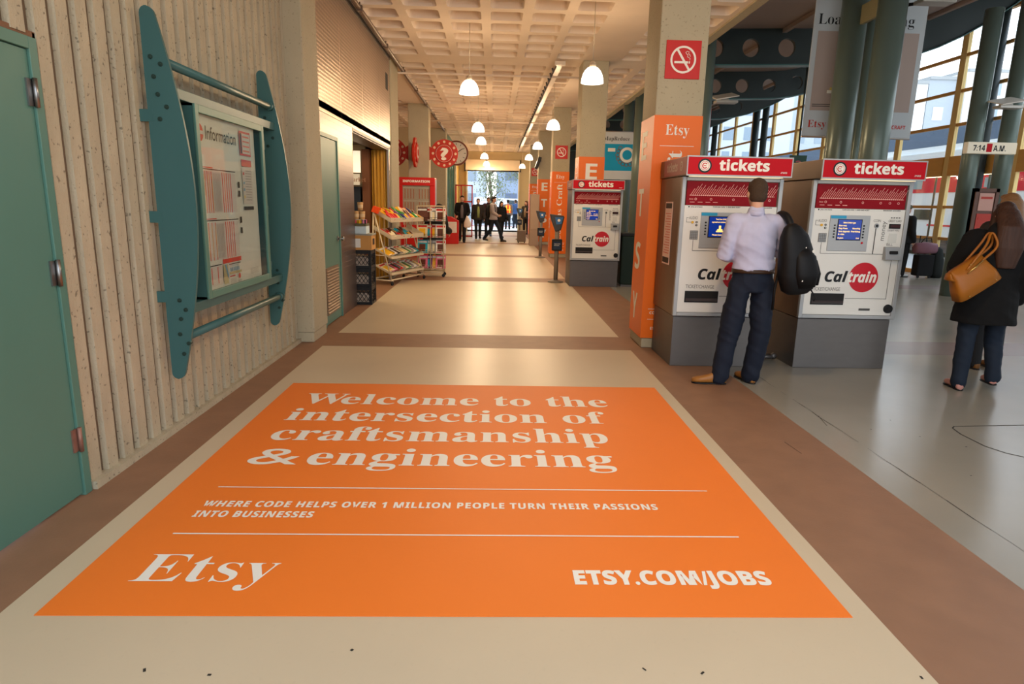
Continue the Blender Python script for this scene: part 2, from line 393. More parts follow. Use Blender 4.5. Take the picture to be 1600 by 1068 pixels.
# ---- hall roof, curved deck over beams with round holes
def zb(x):
    d = max(0, x - 3.45); return 4.27 + .03 * d + .12 * max(0, d - 3.6) ** 2
mb = MB(); mb.flat = True
n = 14
for i in range(n):
    a, b = 3.55 + (11.4 - 3.55) * i / n, 3.55 + (11.4 - 3.55) * (i + 1) / n
    mb.quad((a, -5, zb(a) + .66), (b, -5, zb(b) + .66), (b, 36, zb(b) + .66), (a, 36, zb(a) + .66), 0)
    mb.quad((a, -5, zb(a) + .80), (b, -5, zb(b) + .80), (b, 36, zb(b) + .80), (a, 36, zb(a) + .80), 0)
tag(mb.build('ceiling_hall', M_ROOF), kind='structure')
for y0 in (-.9, 3.3, 13.4, 17.6, 21.8, 26.0, 30.2, 34.4):
    yc = y0
    mb = MB(); c = D.curves.new('t', 'CURVE'); c.dimensions = '2D'; c.fill_mode = 'BOTH'; c.extrude = .04
    xsb = [3.56 + (10.98 - 3.56) * i / 16 for i in range(17)]
    outer = [(x, zb(x)) for x in xsb] + [(x, zb(x) + .66) for x in reversed(xsb)]
    def spl(pts):
        s_ = c.splines.new('POLY'); s_.points.add(len(pts) - 1); s_.use_cyclic_u = True
        for i_, p_ in enumerate(pts): s_.points[i_].co = (p_[0], p_[1], 0, 1)
    spl(outer)
    for k in range(6):
        hx = 4.26 + .71 * k; r_ = .17 + .0 * k
        spl([(hx + r_ * math.cos(-2 * PI * j / 24), zb(hx) + .31 + r_ * math.sin(-2 * PI * j / 24)) for j in range(24)])
    ob = D.objects.new('t', c); COL.objects.link(ob); dg = bpy.context.evaluated_depsgraph_get(); dg.update()
    me = D.meshes.new_from_object(ob.evaluated_get(dg))
    mb.add([(v.co.x, yc + v.co.z, v.co.y) for v in me.vertices], [tuple(p.vertices) for p in me.polygons])
    D.objects.remove(ob); D.curves.remove(c); D.meshes.remove(me)
    # lower flange, the daylight on it painted as a lighter teal
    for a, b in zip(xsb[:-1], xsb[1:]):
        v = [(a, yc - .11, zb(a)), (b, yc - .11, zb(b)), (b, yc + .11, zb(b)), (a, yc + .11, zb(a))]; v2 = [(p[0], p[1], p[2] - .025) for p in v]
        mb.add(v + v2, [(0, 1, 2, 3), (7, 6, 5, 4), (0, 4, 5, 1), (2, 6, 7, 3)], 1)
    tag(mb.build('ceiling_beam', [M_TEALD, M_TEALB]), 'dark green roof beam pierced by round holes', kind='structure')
for x in (5.6, 8.4):
    mb = MB(); mb.box(x - .04, x + .04, -5, 36, zb(x) + .58, zb(x) + .655); tag(mb.build('ceiling_purlin', M_ROOF), kind='structure')
mb = MB(); mb.box(11.03, 11.35, -5, 36, 5.98, 7.6); tag(mb.build('wall_right_fascia', M_TEALD), kind='structure')

# ---- left wall of ribbed concrete with its steel door
WX = -2.14
mb = MB()
gx = WX - .028
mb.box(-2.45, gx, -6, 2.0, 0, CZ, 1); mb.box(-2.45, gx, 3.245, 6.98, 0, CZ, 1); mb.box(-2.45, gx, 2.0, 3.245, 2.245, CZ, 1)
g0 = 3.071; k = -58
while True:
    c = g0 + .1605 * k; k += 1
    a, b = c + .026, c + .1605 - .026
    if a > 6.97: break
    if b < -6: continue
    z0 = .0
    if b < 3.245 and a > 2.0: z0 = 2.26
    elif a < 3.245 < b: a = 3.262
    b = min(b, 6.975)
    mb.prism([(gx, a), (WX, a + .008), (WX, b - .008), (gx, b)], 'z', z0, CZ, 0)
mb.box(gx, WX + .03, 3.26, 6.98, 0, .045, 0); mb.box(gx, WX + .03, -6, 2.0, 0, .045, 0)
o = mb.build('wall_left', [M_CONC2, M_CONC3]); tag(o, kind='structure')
mb = MB()
mb.box(-2.2, WX - .004, 3.245, 3.262, 0, 2.27, 0); mb.box(-2.2, WX - .004, 1.98, 3.262, 2.245, 2.275, 0)
tag(mb.build('trim_1', mat('rusty_mortar', (128, 92, 68), .95, var=.25, scale=20, bump=.5)), kind='structure')
def door(name, x, y0, y1, z1, hinge_side, frame=.055, m=M_TEAL):
    root = D.objects.new(name, None); COL.objects.link(root); root.location = (x, (y0 + y1) / 2, 0); root['kind'] = 'structure'
    f = MB(); f.box(x - .1, x, y0, y0 + frame, 0, z1); f.box(x - .1, x, y1 - frame, y1, 0, z1); f.box(x - .1, x, y0 + frame, y1 - frame, z1 - frame, z1)
    f.build('door_frame', m, root, bevel=.003)
    l = MB(); l.box(x - .06, x - .012, y0 + frame + .004, y1 - frame - .004, .015, z1 - frame - .004); lf = l.build('door_leaf', m, root, bevel=.002)
    return root, lf
root, lf = door('door_1', WX + .012, 2.0, 3.245, 2.245, 1)
for z in (2.0, 1.17, .31):
    h = MB(); h.tube([(WX + .018, 3.19, z - .065), (WX + .018, 3.19, z + .065)], .011, 12); h.box(WX - .002, WX + .008, 3.15, 3.188, z - .06, z + .06); h.build('hinge', M_CHROME if z > .4 else mat('rusty_steel', (150, 110, 95), .5, metal=.5, var=.2, scale=30), root)

# ---- pilasters and columns
def column(x0, x1, y0, y1, z1=CZ):
    mb = MB(); mb.box(x0 + .012, x1 - .012, y0 + .012, y1 - .012, 0, .11); mb.box(x0, x1, y0, y1, .11, z1)
    return tag(mb.build('column', M_CONC, bevel=.012), kind='structure')
tag(column(-2.6, -1.96, 6.98, 7.55), 'concrete pilaster between ribbed wall and steel-clad shop front')
tag(column(-2.55, -2.03, 13.1, 14.05), 'concrete pilaster behind the snack rack')
tag(column(-2.5, -1.92, 19.2, 19.77), 'concrete column carrying the round red signs')
tag(column(-2.5, -1.88, 25.3, 25.9), 'concrete column behind the red slanted bin')
tag(column(-2.45, -1.87, 31.4, 31.98), 'concrete column by the street exit')
def wrap(i, y0, x0=1.65, x1=2.15, kind='etsy'):
    c = column(x0, x1, y0, y0 + .6)
    tag(c, ['nearest concrete column with orange wrap beside the ticket machine', 'orange-wrapped concrete column behind the far ticket machine', 'orange-wrapped column with a no-smoking sign behind the two card readers',
            'orange-wrapped column with ETSY letters beyond the card readers', 'slim-looking orange-wrapped column behind the grey cabinet', 'last orange-wrapped column before the exit'][i])
    e = .004; zt, z0 = 2.48, .115
    w = MB(); w.box(x0 - e, x1 + e, y0 - e, y0, z0, zt); w.box(x0 - e, x1 + e, y0 + .6, y0 + .6 + e, z0, zt)
    w.box(x0 - e, x0, y0, y0 + .6, z0, zt); w.box(x1, x1 + e, y0, y0 + .6, z0, zt); w.build('orange_wrap', M_ORANGE2, c)
    t = MB(); ff = y0 - e - .0015; sf = x0 - e - .0015
    def stack(o, u, cx, wd, zs=(2.05, 1.44, .85, .28), h=.30):
        for ch, z in zip('ETSY', zs):
            t.text(ch, 'bold', o, u, Z, cx - wd / 2, cx + wd / 2, z, h)
    def craft(o, u, wid):
        t.text('Etsy', 'serif', o, u, Z, wid * .24, wid * .74, 2.285, .105, off=-.006)
        t.rect(o, u, Z, wid * .14, wid * .86, 2.172, 2.177)
        t.text('Code as Craft', 'serif', o + u * (wid * .62), Z, -u, .50, 2.13, 0, .15, off=-.006)
        t.rect(o, u, Z, wid * .12, wid * .86, .44, .445); t.text('CODE AS CRAFT', 'bold', o, u, Z, wid * .16, wid * .84, .385, .03)
        t.rect(o, u, Z, wid * .12, wid * .86, .325, .33); t.text('ETSY.COM/JOBS', 'bold', o, u, Z, wid * .2, wid * .8, .21, .03)
    wd = x1 - x0
    if i % 2 == 0:
        craft(Vector((x0, ff, 0)), X, wd); stack(Vector((sf, y0 + .6, 0)), -Y, .22, .24)
    else:
        stack(Vector((x0, ff, 0)), X, wd * .5, .23); craft(Vector((sf, y0 + .6, 0)), -Y, .6)
    t.build('lettering', M_WHITE, c)
    if i % 2 == 0:
        zc = 3.02; s = thing('no_smoking_sign', ['red square no-smoking sign on the nearest orange column', '', 'red square no-smoking sign on the column beyond the far ticket machine', '', 'small red square no-smoking sign on the fifth column'][i], 'sign', (x0 + .25, y0, zc))
        p = MB(); p.box(x0 + .07, x0 + .43, y0 - .012, y0 - .002, zc - .185, zc + .185); p.build('sign_plate', M_REDB, s, bevel=.004)
        q = MB(); cc = Vector((x0 + .25, y0 - .0145, zc)); q.disc(cc, .132, X, Z, 40, 0, .112)
        q.obox(cc, (.25, .002, .022), (0, math.radians(56), 0)); q.rect(cc, X, Z, -.09, .05, -.036, -.014); q.rect(cc, X, Z, .058, .07, -.036, -.014)
        sm = [(.064, -.005), (.07, .01), (.055, .022), (.04, .028), (.045, .045), (.03, .055), (.02, .07), (.035, .08), (.055, .075), (.05, .058), (.066, .045), (.07, .028)]
        q.tube([cc + X * a + Z * b for a, b in sm], .0035, 6); q.build('no_smoking_symbol', M_WHITE, s)
    return c
for i in range(5): wrap(i, 6.97 + 6.1 * i)
# the exit wall hides the sixth line; a wrap on its inner face
# ---- shop front: steel clad strip, second teal door, perforated fascia
SX = -2.05
def perf_mat():
    m = D.materials.new('perforated_steel'); m.use_nodes = True; t = m.node_tree; b = t.nodes['Principled BSDF']
    b.inputs['Metallic'].default_value = .55; b.inputs['Roughness'].default_value = .34
    co = t.nodes.new('ShaderNodeTexCoord'); sp = t.nodes.new('ShaderNodeSeparateXYZ'); t.links.new(co.outputs['Object'], sp.inputs[0])
    def frac(out, s, off=0):
        a = t.nodes.new('ShaderNodeMath'); a.operation = 'MULTIPLY_ADD'; a.inputs[1].default_value = s; a.inputs[2].default_value = off; t.links.new(out, a.inputs[0])
        f = t.nodes.new('ShaderNodeMath'); f.operation = 'FRACT'; t.links.new(a.outputs[0], f.inputs[0])
        g = t.nodes.new('ShaderNodeMath'); g.operation = 'SUBTRACT'; g.inputs[1].default_value = .5; t.links.new(f.outputs[0], g.inputs[0]); return g.outputs[0]
    a, c = frac(sp.outputs[1], 22), frac(sp.outputs[2], 22)
    cb = t.nodes.new('ShaderNodeCombineXYZ'); t.links.new(a, cb.inputs[0]); t.links.new(c, cb.inputs[1])
    ln = t.nodes.new('ShaderNodeVectorMath'); ln.operation = 'LENGTH'; t.links.new(cb.outputs[0], ln.inputs[0])
    mr = t.nodes.new('ShaderNodeMapRange'); mr.inputs[1].default_value = .16; mr.inputs[2].default_value = .36; t.links.new(ln.outputs[1], mr.inputs[0])
    mx = t.nodes.new('ShaderNodeMixRGB'); mx.inputs[1].default_value = lin((196, 172, 150)); mx.inputs[2].default_value = lin((160, 138, 118)); t.links.new(mr.outputs[0], mx.inputs[0]); t.links.new(mx.outputs[0], b.inputs['Base Color'])
    bp = t.nodes.new('ShaderNodeBump'); bp.inputs['Strength'].default_value = .5; bp.inputs['Distance'].default_value = .004; bp.invert = True; t.links.new(mr.outputs[0], bp.inputs['Height']); t.links.new(bp.outputs[0], b.inputs['Normal'])
    return m
M_PERF = perf_mat()
mb = MB()
for a, b in ((7.55, 9.0), (9.0, 10.45), (10.45, 11.9), (11.9, 13.09)):
    mb.box(SX - .05, SX, a + .004, b - .004, 2.56, 4.22, 0)
mb.box(-2.35, SX - .02, 7.55, 13.09, 2.5, 4.22, 1); mb.box(-2.35, SX, 9.65, 13.09, 2.52, 2.56, 1)
mb.box(SX - .01, SX + .003, 12.63, 12.88, 3.57, 3.86, 2); mb.box(SX - .03, SX + .02, 7.55, 13.1, 4.16, 4.22, 1)
tag(mb.build('wall_shop_fascia', [M_PERF, M_STEELD, M_DARK]), kind='structure')
def clad_mat():
    m = mat('steel_cladding', (122, 106, 98), .34, metal=.8, var=.12, scale=4, stretch=(1, .3, 1.5)).copy()
    t = m.node_tree; b = t.nodes['Principled BSDF']; co = t.nodes.new('ShaderNodeTexCoord'); sp = t.nodes.new('ShaderNodeSeparateXYZ'); t.links.new(co.outputs['Object'], sp.inputs[0])
    a = t.nodes.new('ShaderNodeMath'); a.operation = 'MULTIPLY'; a.inputs[1].default_value = 14; t.links.new(sp.outputs[2], a.inputs[0])
    f = t.nodes.new('ShaderNodeMath'); f.operation = 'FRACT'; t.links.new(a.outputs[0], f.inputs[0])
    g = t.nodes.new('ShaderNodeMath'); g.operation = 'GREATER_THAN'; g.inputs[1].default_value = .9; t.links.new(f.outputs[0], g.inputs[0])
    bp = t.nodes.new('ShaderNodeBump'); bp.inputs['Strength'].default_value = .6; bp.inputs['Distance'].default_value = .004; bp.invert = True
    t.links.new(g.outputs[0], bp.inputs['Height']); t.links.new(bp.outputs[0], b.inputs['Normal']); return m
mb = MB(); mb.box(-2.35, SX, 8.73, 9.63, 0, 2.555); mb.box(-2.35, SX, 7.55, 7.80, 0, 2.555); mb.box(-2.35, SX, 7.80, 8.73, 2.33, 2.555)
tag(mb.build('wall_shop_cladding', clad_mat()), kind='structure')
root, lf = door('door_2', SX + .005, 7.80, 8.73, 2.33, 0, frame=.05)
l = MB(); l.box(SX - .01, SX + .004, 7.91, 8.53, .13, .72, 0)
for i in range(15): l.obox((SX + .004, 8.22, .165 + i * .037), (.03, .58, .006), (0, math.radians(35), 0), 0)
l.box(SX - .006, SX - .004, 7.93, 8.51, .15, .7, 1); l.build('louver', [mat('bronze_metal', (140, 118, 98), .45, metal=.5), M_DARK], lf)
k = MB(); k.tube([(SX, 8.57, 1.05), (SX + .05, 8.57, 1.05)], .014); k.ell((SX + .065, 8.57, 1.05), (.022, .03, .03)); k.tube([(SX - .008, 8.57, 1.05), (SX + .004, 8.57, 1.05)], .034, 20)
k.tube([(SX + .05, 8.57, 1.05), (SX + .05, 8.49, 1.05)], .01); k.build('door_handle', M_CHROME, lf)
# shop room behind the opening
mb = MB()
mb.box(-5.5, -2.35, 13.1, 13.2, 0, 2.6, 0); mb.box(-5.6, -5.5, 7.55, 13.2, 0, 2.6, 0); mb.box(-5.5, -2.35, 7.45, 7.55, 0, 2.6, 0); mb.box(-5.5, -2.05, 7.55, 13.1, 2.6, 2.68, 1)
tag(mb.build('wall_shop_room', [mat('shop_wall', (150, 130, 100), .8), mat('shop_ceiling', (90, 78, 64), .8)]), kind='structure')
mb = MB(); mb.box(-2.56, -2.42, 12.80, 13.09, 0, 2.5, 0); mb.box(-2.10, -2.06, 12.9, 13.09, 0, 2.52, 1); tag(mb.build('trim_2', [mat('brown_jamb', (104, 62, 34), .6), M_STEEL]), kind='structure')
cu = MB(); pts = []
for i in range(25): pts.append((-2.40 + .012 * i, 12.96 + .018 * math.sin(i * 1.15)))
for a, b in zip(pts[:-1], pts[1:]):
    n_ = .004; cu.add([(a[0], a[1], .02), (b[0], b[1], .02), (b[0], b[1], 2.5), (a[0], a[1], 2.5), (a[0], a[1] + n_, .02), (b[0], b[1] + n_, .02), (b[0], b[1] + n_, 2.5), (a[0], a[1] + n_, 2.5)], [(0, 1, 2, 3), (7, 6, 5, 4)], 0, True)
tag(cu.build('folding_shutter', mat('mustard_metal', (190, 142, 52), .45, var=.15, scale=3, stretch=(4, 4, .4))), 'mustard yellow folding shutter drawn back at the shop opening', 'shutter')

# ---- back parts of the left bay
mb = MB(); mb.box(-6.1, -2.5, 25.3, 25.5, 0, CZ, 0); mb.box(-6.2, -6.1, 13.1, 25.5, 0, CZ, 0); mb.box(-5.6, -2.45, 13.2, 13.3, 0, CZ); mb.box(-2.45,-2.35,31.98,36,0,CZ)
tag(mb.build('wall_left_bay', mat('tan_wall', (196, 176, 140), .85, var=.05)), kind='structure')
# teal framed shopfront between columns
root = D.objects.new('window_1', None); COL.objects.link(root); root.location = (-1.97, 28.6, 0); root['kind'] = 'structure'
f = MB(); f.box(-2.03, -1.95, 25.9, 31.4, 0, .12); f.box(-2.03, -1.95, 25.9, 31.4, 3.5, CZ)
for y in (25.9, 27.2, 28.6, 30.0, 31.34): f.box(-2.03, -1.95, y, y + .07, .12, 3.5)
f.build('window_frame', M_TEAL, root); g = MB(); g.box(-2.0, -1.985, 25.97, 31.4, .12, 3.5); g.build('pane', M_GLASS2, root)
g = MB(); g.prism([(26.0, .0), (27.1, .0), (27.15, 2.2), (26.7, 2.8), (26.3, 2.5)], 'x', -2.2, -2.15); g.prism([(27.4, .0), (28.5, .0), (28.4, 2.6), (28.0, 3.0), (27.5, 2.1)], 'x', -2.2, -2.15)
tag(g.build('display_cutout', mat('deep_teal_board', (44, 100, 84), .6)), 'pair of dark teal board cutouts standing behind the shopfront glass', 'display board')
mb = MB(); mb.box(-2.4, -2.35, 25.9, 31.4, 0, CZ); tag(mb.build('wall_shopfront_back', mat('pale_green_wall', (150, 165, 150), .8)), kind='structure')

# ---- exit wall at the street end
mb = MB()
mb.box(-6.1, -1.5, 36, 36.3, 0, CZ, 0); mb.box(-1.5, 1.27, 36, 36.3, 3.78, CZ, 0); mb.box(1.27, 2.6, 36, 36.3, 0, CZ, 0)
mb.box(2.6, 11.3, 36, 36.3, 0, 7.0, 1); mb.box(2.6, 3.6, 36, 36.3, 4.25, 7, 1)
tag(mb.build('wall_far', [mat('exit_wall_paint', (206, 184, 140), .8), M_TEALD]), kind='structure')
mb = MB(); mb.box(-1.62, 1.34, 35.7, 35.99, 3.27, 3.80, 0); mb.box(-1.66, -1.6, 35.68, 35.99, 3.2, 3.82, 1); mb.box(1.32, 1.38, 35.68, 35.99, 3.2, 3.82, 1); mb.box(-1.5, 1.27, 35.85, 35.9, 3.21, 3.28, 1)
tag(mb.build('roller_shutter', [mat('shutter_box', (226, 206, 176), .6), M_DARK]), 'cream roller shutter box rolled up above the street exit', 'shutter')
mb = MB(); mb.box(-2.1, -1.98, 32.0, 35.99, 0, 3.9); tag(mb.build('wall_yellow_panel', mat('ochre_panel', (196, 158, 70), .6)), kind='structure')
mb = MB(); mb.box(1.27, 1.33, 35.6, 36.0, 0, 3.2); mb.box(-1.56, -1.5, 35.6, 36, 0, 3.2); tag(mb.build('trim_3', M_CONC), kind='structure')

# ---- window wall of the hall
WXR = 10.98
TR = [.93, 1.69, 3.61, 4.38, 5.18]
Ym = [-3.1 + 2.1 * i + .0 for i in range(0, 19)]
Ym = [y + .1 for y in Ym]     # ... 15.9, 18.0 ...
for i, (a, b) in enumerate(zip(Ym[:-1], Ym[1:])):
    if i < 3: continue
    root = D.objects.new('window_%d' % (i - 1), None); COL.objects.link(root); root.location = (WXR, (a + b) / 2, 0); root['kind'] = 'structure'
    f = MB(); f.box(WXR, WXR + .09, a - .1, a + .1, 0, 5.95)
    f.build('mullion', M_WOOD, root, bevel=.006)
    f = MB(); f.box(WXR + .01, WXR + .08, a + .1, b - .1, 0, .10)
    for z in TR: f.box(WXR + .01, WXR + .08, a + .1, b - .1, z - .035, z + .035)
    f.box(WXR - .02, WXR + .10, a + .1, b - .1, 2.43, 2.88); f.box(WXR - .02, WXR + .10, a - .1, b - .1, 5.86, 5.98)
    f.build('window_frame', M_WOOD2, root)
    g = MB(); g.box(WXR + .04, WXR + .048, a + .1, b - .1, .1, 2.43); g.box(WXR + .04, WXR + .048, a + .1, b - .1, 2.88, 5.86); g.build('pane', M_GLASS, root)
for y in (14.6, 20.7, 26.8, 27.7, 32.9):
    mb = MB(); mb.cyl((10.82, y), .13, 0, 6.0); tag(mb.build('wall_post', M_TEALD), 'dark green steel post against the tall windows', kind='structure')
mb = MB(); mb.box(11.0, 11.3, -6, 3.1, 0, 6.5); tag(mb.build('wall_right', M_TEALD), kind='structure')

# ================================================================ FLOOR DECAL
t = thing('floor_decal', 'large orange floor graphic with white welcome text, two ruled lines and web address', 'floor decal', (-.14, 3.78, 0))
mb = MB(); mb.box(-1.705, 1.42, 2.18, 5.36, .0005, .003); mb.build('vinyl_sheet', M_ORANGE, t)
O = Vector((0, 0, .0042))
def line(name, mt, root, txt, k, o, u, v, x0, x1, y0, cap, off=0, space=1.0):
    q_ = MB(); q_.text(txt, k, o, u, v, x0, x1, y0, cap, off=off, space=space); return q_.build(name, mt, root)
HL = ('headline_line', M_WHITE, t)
line(*HL, 'W', 'serif', O, X, Y, -1.485, -1.15, 4.79, .265, off=.001); line(*HL, 'elcome to the', 'serif', O, X, Y, -1.185, .92, 4.79, .265, off=.001)
line(*HL, 'intersection of', 'serif', O, X, Y, -1.485, .85, 4.40, .265, off=.001)
line(*HL, 'craftsmanship', 'serif', O, X, Y, -1.465, .79, 4.01, .265, off=.001)
line('ampersand', M_WHITE, t, '&', 'sans', O, X, Y, -1.465, -1.16, 3.61, .25, off=.0); line(*HL, 'engineering', 'serif', O, X, Y, -1.115, .76, 3.61, .265, off=.001)
line('subtitle_line', M_WHITE, t, 'WHERE CODE HELPS OVER 1 MILLION PEOPLE TURN THEIR PASSIONS', 'bold', O, X, Y, -1.475, .88, 3.065, .062, off=.016, space=1.12)
line('subtitle_line', M_WHITE, t, 'INTO BUSINESSES', 'bold', O, X, Y, -1.475, -.885, 2.955, .062, off=.016, space=1.12)
line('web_address', M_WHITE, t, 'ETSY.COM/JOBS', 'bold', O, X, Y, .36, 1.20, 2.395, .098, off=.03, space=1.05)
mb = MB(); mb.text('Etsy', 'serif', O, X, Y, -1.48, -.90, 2.40, .21, off=-.008); mb.build('logo_lettering', M_WHITE, t)
mb = MB(); mb.rect(O, X, Y, -1.485, 1.21, 3.29, 3.30); mb.build('ruled_line', M_WHITE, t)
mb = MB(); mb.rect(O, X, Y, -1.485, 1.20, 2.785, 2.795); mb.build('ruled_line', M_WHITE, t)

# ================================================================ TICKET MACHINES
M_BLUE = mat('screen_blue', (12, 44, 130), .2, emit=.6, var=.02)
M_YEL = mat('screen_yellow', (250, 210, 120), .3, emit=1.0, var=.02)
M_CYAN = mat('cyan_label', (40, 150, 190), .4, var=.02)
M_LTG = mat('light_grey_bezel', (164, 166, 166), .4, metal=.2, var=.03)
M_ORED = mat('logo_red', (196, 30, 44), .4, var=.02)
M_SIDE = mat('machine_side', (112, 92, 76), .4, metal=.55, var=.10, scale=5, stretch=(1, 1, .3))  # steel coloured dark brown for the side's shadow and orange reflection
M_PINKT = mat('pale_red_print', (232, 170, 160), .5, var=.02)
M_INK = mat('black_ink', (18, 18, 20), .5, var=.02)
M_INKG = mat('grey_ink', (110, 108, 104), .5, var=.02)
def ticket_machine(label, x0, y0, side_red=True, screen='menu', poster=False):
    r = thing('ticket_machine', label, 'ticket machine', (x0, y0, 0), 'red and white ticket machines')
    def P(x, z, y=0): return (x0 + x, y0 + y, z)
    w = .945; dp = .77
    def bx(mb, a, b, ya, yb, z0, z1, m=0): mb.box(x0 + a, x0 + b, y0 + ya, y0 + yb, z0, z1, m)
    mb = MB(); bx(mb, 0, w - .02, .02, dp, 0, .50); mb.build('base', M_STEELD, r, bevel=.004)
    mb = MB(); bx(mb, -.015, w, .02, dp, .51, 1.83, 0); mb.build('cabinet', M_SIDE, r, bevel=.004)
    mb = MB()
    bx(mb, -.015, .022, -.012, .03, .51, 1.83); bx(mb, w - .037, w, -.012, .03, .51, 1.83); bx(mb, .022, w - .037, -.012, .03, .51, .545); bx(mb, .022, w - .037, -.012, .03, 1.795, 1.83)
    mb.build('front_frame', M_LTG, r, bevel=.005)
    mb = MB(); bx(mb, .024, w - .039, 0, .02, .548, 1.568); fp = mb.build('front_panel', M_PANEL, r)
    mb = MB(); bx(mb, .034, w - .049, 0.0, .02, 1.572, 1.792); mp = mb.build('route_map', M_REDD, r)
    O1 = Vector((x0, y0 - .002, 0))
    mb = MB()
    for i in range(40):
        a = .075 + .0200 * i; h = .045 + .045 * ((i * 7) % 5) / 4 + .01
        p, q = O1 + X * a + Z * 1.668, O1 + X * (a + h * .62) + Z * (1.668 + h); n_ = (X * .0022)
        mb.quad(p - n_, p + n_, q + n_, q - n_); mb.obox(O1 + X * a + Z * 1.6625, (.009, .001, .010), (0, 0, 0))
    mb.rect(O1, X, Z, .06, .875, 1.660, 1.664)
    for a in (.124, .27, .483, .656, .745, .828): mb.disc(O1 + X * a + Z * 1.628, .011, X, Z, 16, 0, .007)
    mb.text('Zone', 'bold', O1, X, Z, .062, .10, 1.622, .012); 
    for a in (.07, .145, .22, .29): mb.rect(O1, X, Z, a, a + .045, 1.597, 1.602)
    mb.build('map_lines', M_PINKT, mp)
    mb = MB()
    mb.disc(O1 + X * .066 + Z * 1.556, .007, X, Z, 14); line('caption', M_INK, fp, 'you are here', 'bold', O1, X, Z, .083, .195, 1.551, .011)
    line('caption', M_INK, fp, 'Caltrain info  1-800-660-4287', 'bold', O1, X, Z, .295, .555, 1.553, .011); line('caption', M_INK, fp, 'Wheelchair accessible', 'bold', O1, X, Z, .69, .86, 1.554, .011)
    line('logo_lettering', M_INK, fp, 'Cal', 'boldital', O1, X, Z, .205, .43, .872, .098, off=.018)
    for pts in ([(.105, 1.412), (.052, 1.412), (.052, 1.455), (.07, 1.455)],):
        for a, b in zip(pts[:-1], pts[1:]): mb.rect(O1, X, Z, min(a[0], b[0]) - .0015, max(a[0], b[0]) + .0015, min(a[1], b[1]) - .0015, max(a[1], b[1]) + .0015)
    for a, b in (((.13, 1.145), (.13, 1.245)), ((.13, 1.145), (.742, 1.145)), ((.646, 1.145), (.642, 1.39)), ((.43, .711), (.84, .711)), ((.838, .711), (.838, 1.095))):
        mb.rect(O1, X, Z, min(a[0], b[0]) - .002, max(a[0], b[0]) + .002, min(a[1], b[1]) - .002, max(a[1], b[1]) + .002)
    mb.build('black_print', M_INK, fp)
    mb = MB(); mb.text('AUDIO', 'sans', O1, X, Z, .075, .157, 1.44, .027); mb.text('COIN', 'sans', O1, X, Z, .613, .680, 1.45, .025); mb.text('CREDIT CARD', 'sans', O1, X, Z, .757, .882, 1.452, .021)
    mb.text('money', 'sans', O1 + X * .735, Z, -X, 1.275, 1.46, 0, .042, off=.004); mb.text('DEBIT PIN', 'sans', O1, X, Z, .76, .87, 1.365, .015); mb.text('BILL', 'sans', O1, X, Z, .77, .83, 1.228, .024)
    mb.text('TICKET/CHANGE', 'sans', O1, X, Z, .093, .372, .783, .034, off=.004)
    for a in (.775, .80, .825, .85): mb.rect(O1, X, Z, a, a + .016, 1.487, 1.499)
    mb.build('grey_print', M_INKG, fp)
    lg = MB(); c = O1 + X * .587 + Z * .918 + Y * .0008; lg.disc(c, .145, X, Z, 48); lg.build('logo_disc', M_ORED, fp)
    O2 = O1 - Y * .0006; lg = MB(); lg.text('train', 'boldital', O2, X, Z, .433, .715, .872, .098, off=.018); lg.build('logo_lettering', M_WHITE, fp)
    # screen unit
    mb = MB(); bx(mb, .187, .575, -.008, .01, 1.17, 1.508); bz = mb.build('screen_bezel', M_LTG, r, bevel=.003)
    mb = MB(); O3 = O1 - Y * .0085; mb.rect(O3, X, Z, .189, .34, 1.476, 1.504); mb.build('cyan_label', M_CYAN, bz)
    mb = MB(); bx(mb, .262, .500, -.0105, -.008, 1.272, 1.472); mb.build('screen_frame', M_BLACK, bz)
    mb = MB(); bx(mb, .270, .492, -.0125, -.0105, 1.28, 1.465); mb.build('screen', M_BLUE, bz)
    O4 = O1 - Y * .0115; mb = MB()
    if screen == 'menu':
        mb.text('Select ticket type', 'bold', O4, X, Z, .315, .435, 1.432, .014)
        for k, zz in enumerate((1.405, 1.378, 1.35, 1.322)): mb.text(['One-way', 'Day Pass', 'Zone Upgrade', '8-ride'][k], 'bold', O4, X, Z, .276, .276 + (.075, .085, .11, .06)[k], zz, .014)
        mb.text('Monthly', 'bold', O4, X, Z, .41, .485, 1.378, .014); mb.text('Parking', 'bold', O4, X, Z, .40, .485, 1.35, .014); mb.text('English', 'bold', O4, X, Z, .276, .33, 1.288, .012); mb.text('Exit', 'bold', O4, X, Z, .455, .485, 1.288, .012)
    else:
        mb.text('Total due $3.00', 'bold', O4, X, Z, .33, .43, 1.438, .013); mb.text('Approximate minimum fare', 'bold', O4, X, Z, .295, .465, 1.412, .012)
        mb.rect(O4, X, Z, .365, .385, 1.35, 1.385); mb.rect(O4, X, Z, .35, .40, 1.338, 1.352); mb.rect(O4, X, Z, .34, .41, 1.325, 1.338); mb.text('Please insert $3.00', 'bold', O4, X, Z, .305, .45, 1.292, .014)
    mb.build('screen_lettering', M_YEL, bz)
    for a in (.236, .520):
        for k in range(5):
            b_ = MB(); b_.tube([P(a, 1.412 - .0275 * k, -.004), P(a, 1.412 - .0275 * k, -.014)], .008, 10); b_.build('button', M_BLACK, bz)
    b_ = MB(); b_.tube([P(.520, 1.25, -.004), P(.520, 1.25, -.013)], .010, 12); b_.build('red_button', M_RED, bz)
    mb = MB(); mb.tube([P(.11, 1.412, .002), P(.11, 1.412, -.010)], .012, 16); mb.build('audio_button', mat('yellow_button', (216, 164, 40), .4), r)
    for z in (1.414, 1.386):
        mb = MB(); mb.tube([P(.150, z, .002), P(.150, z, -.006)], .010, 14); mb.disc(P(.150, z, -.007), .004, X, Z, 10, 1); mb.build('audio_jack', [M_BLACK, M_WHITE], r)
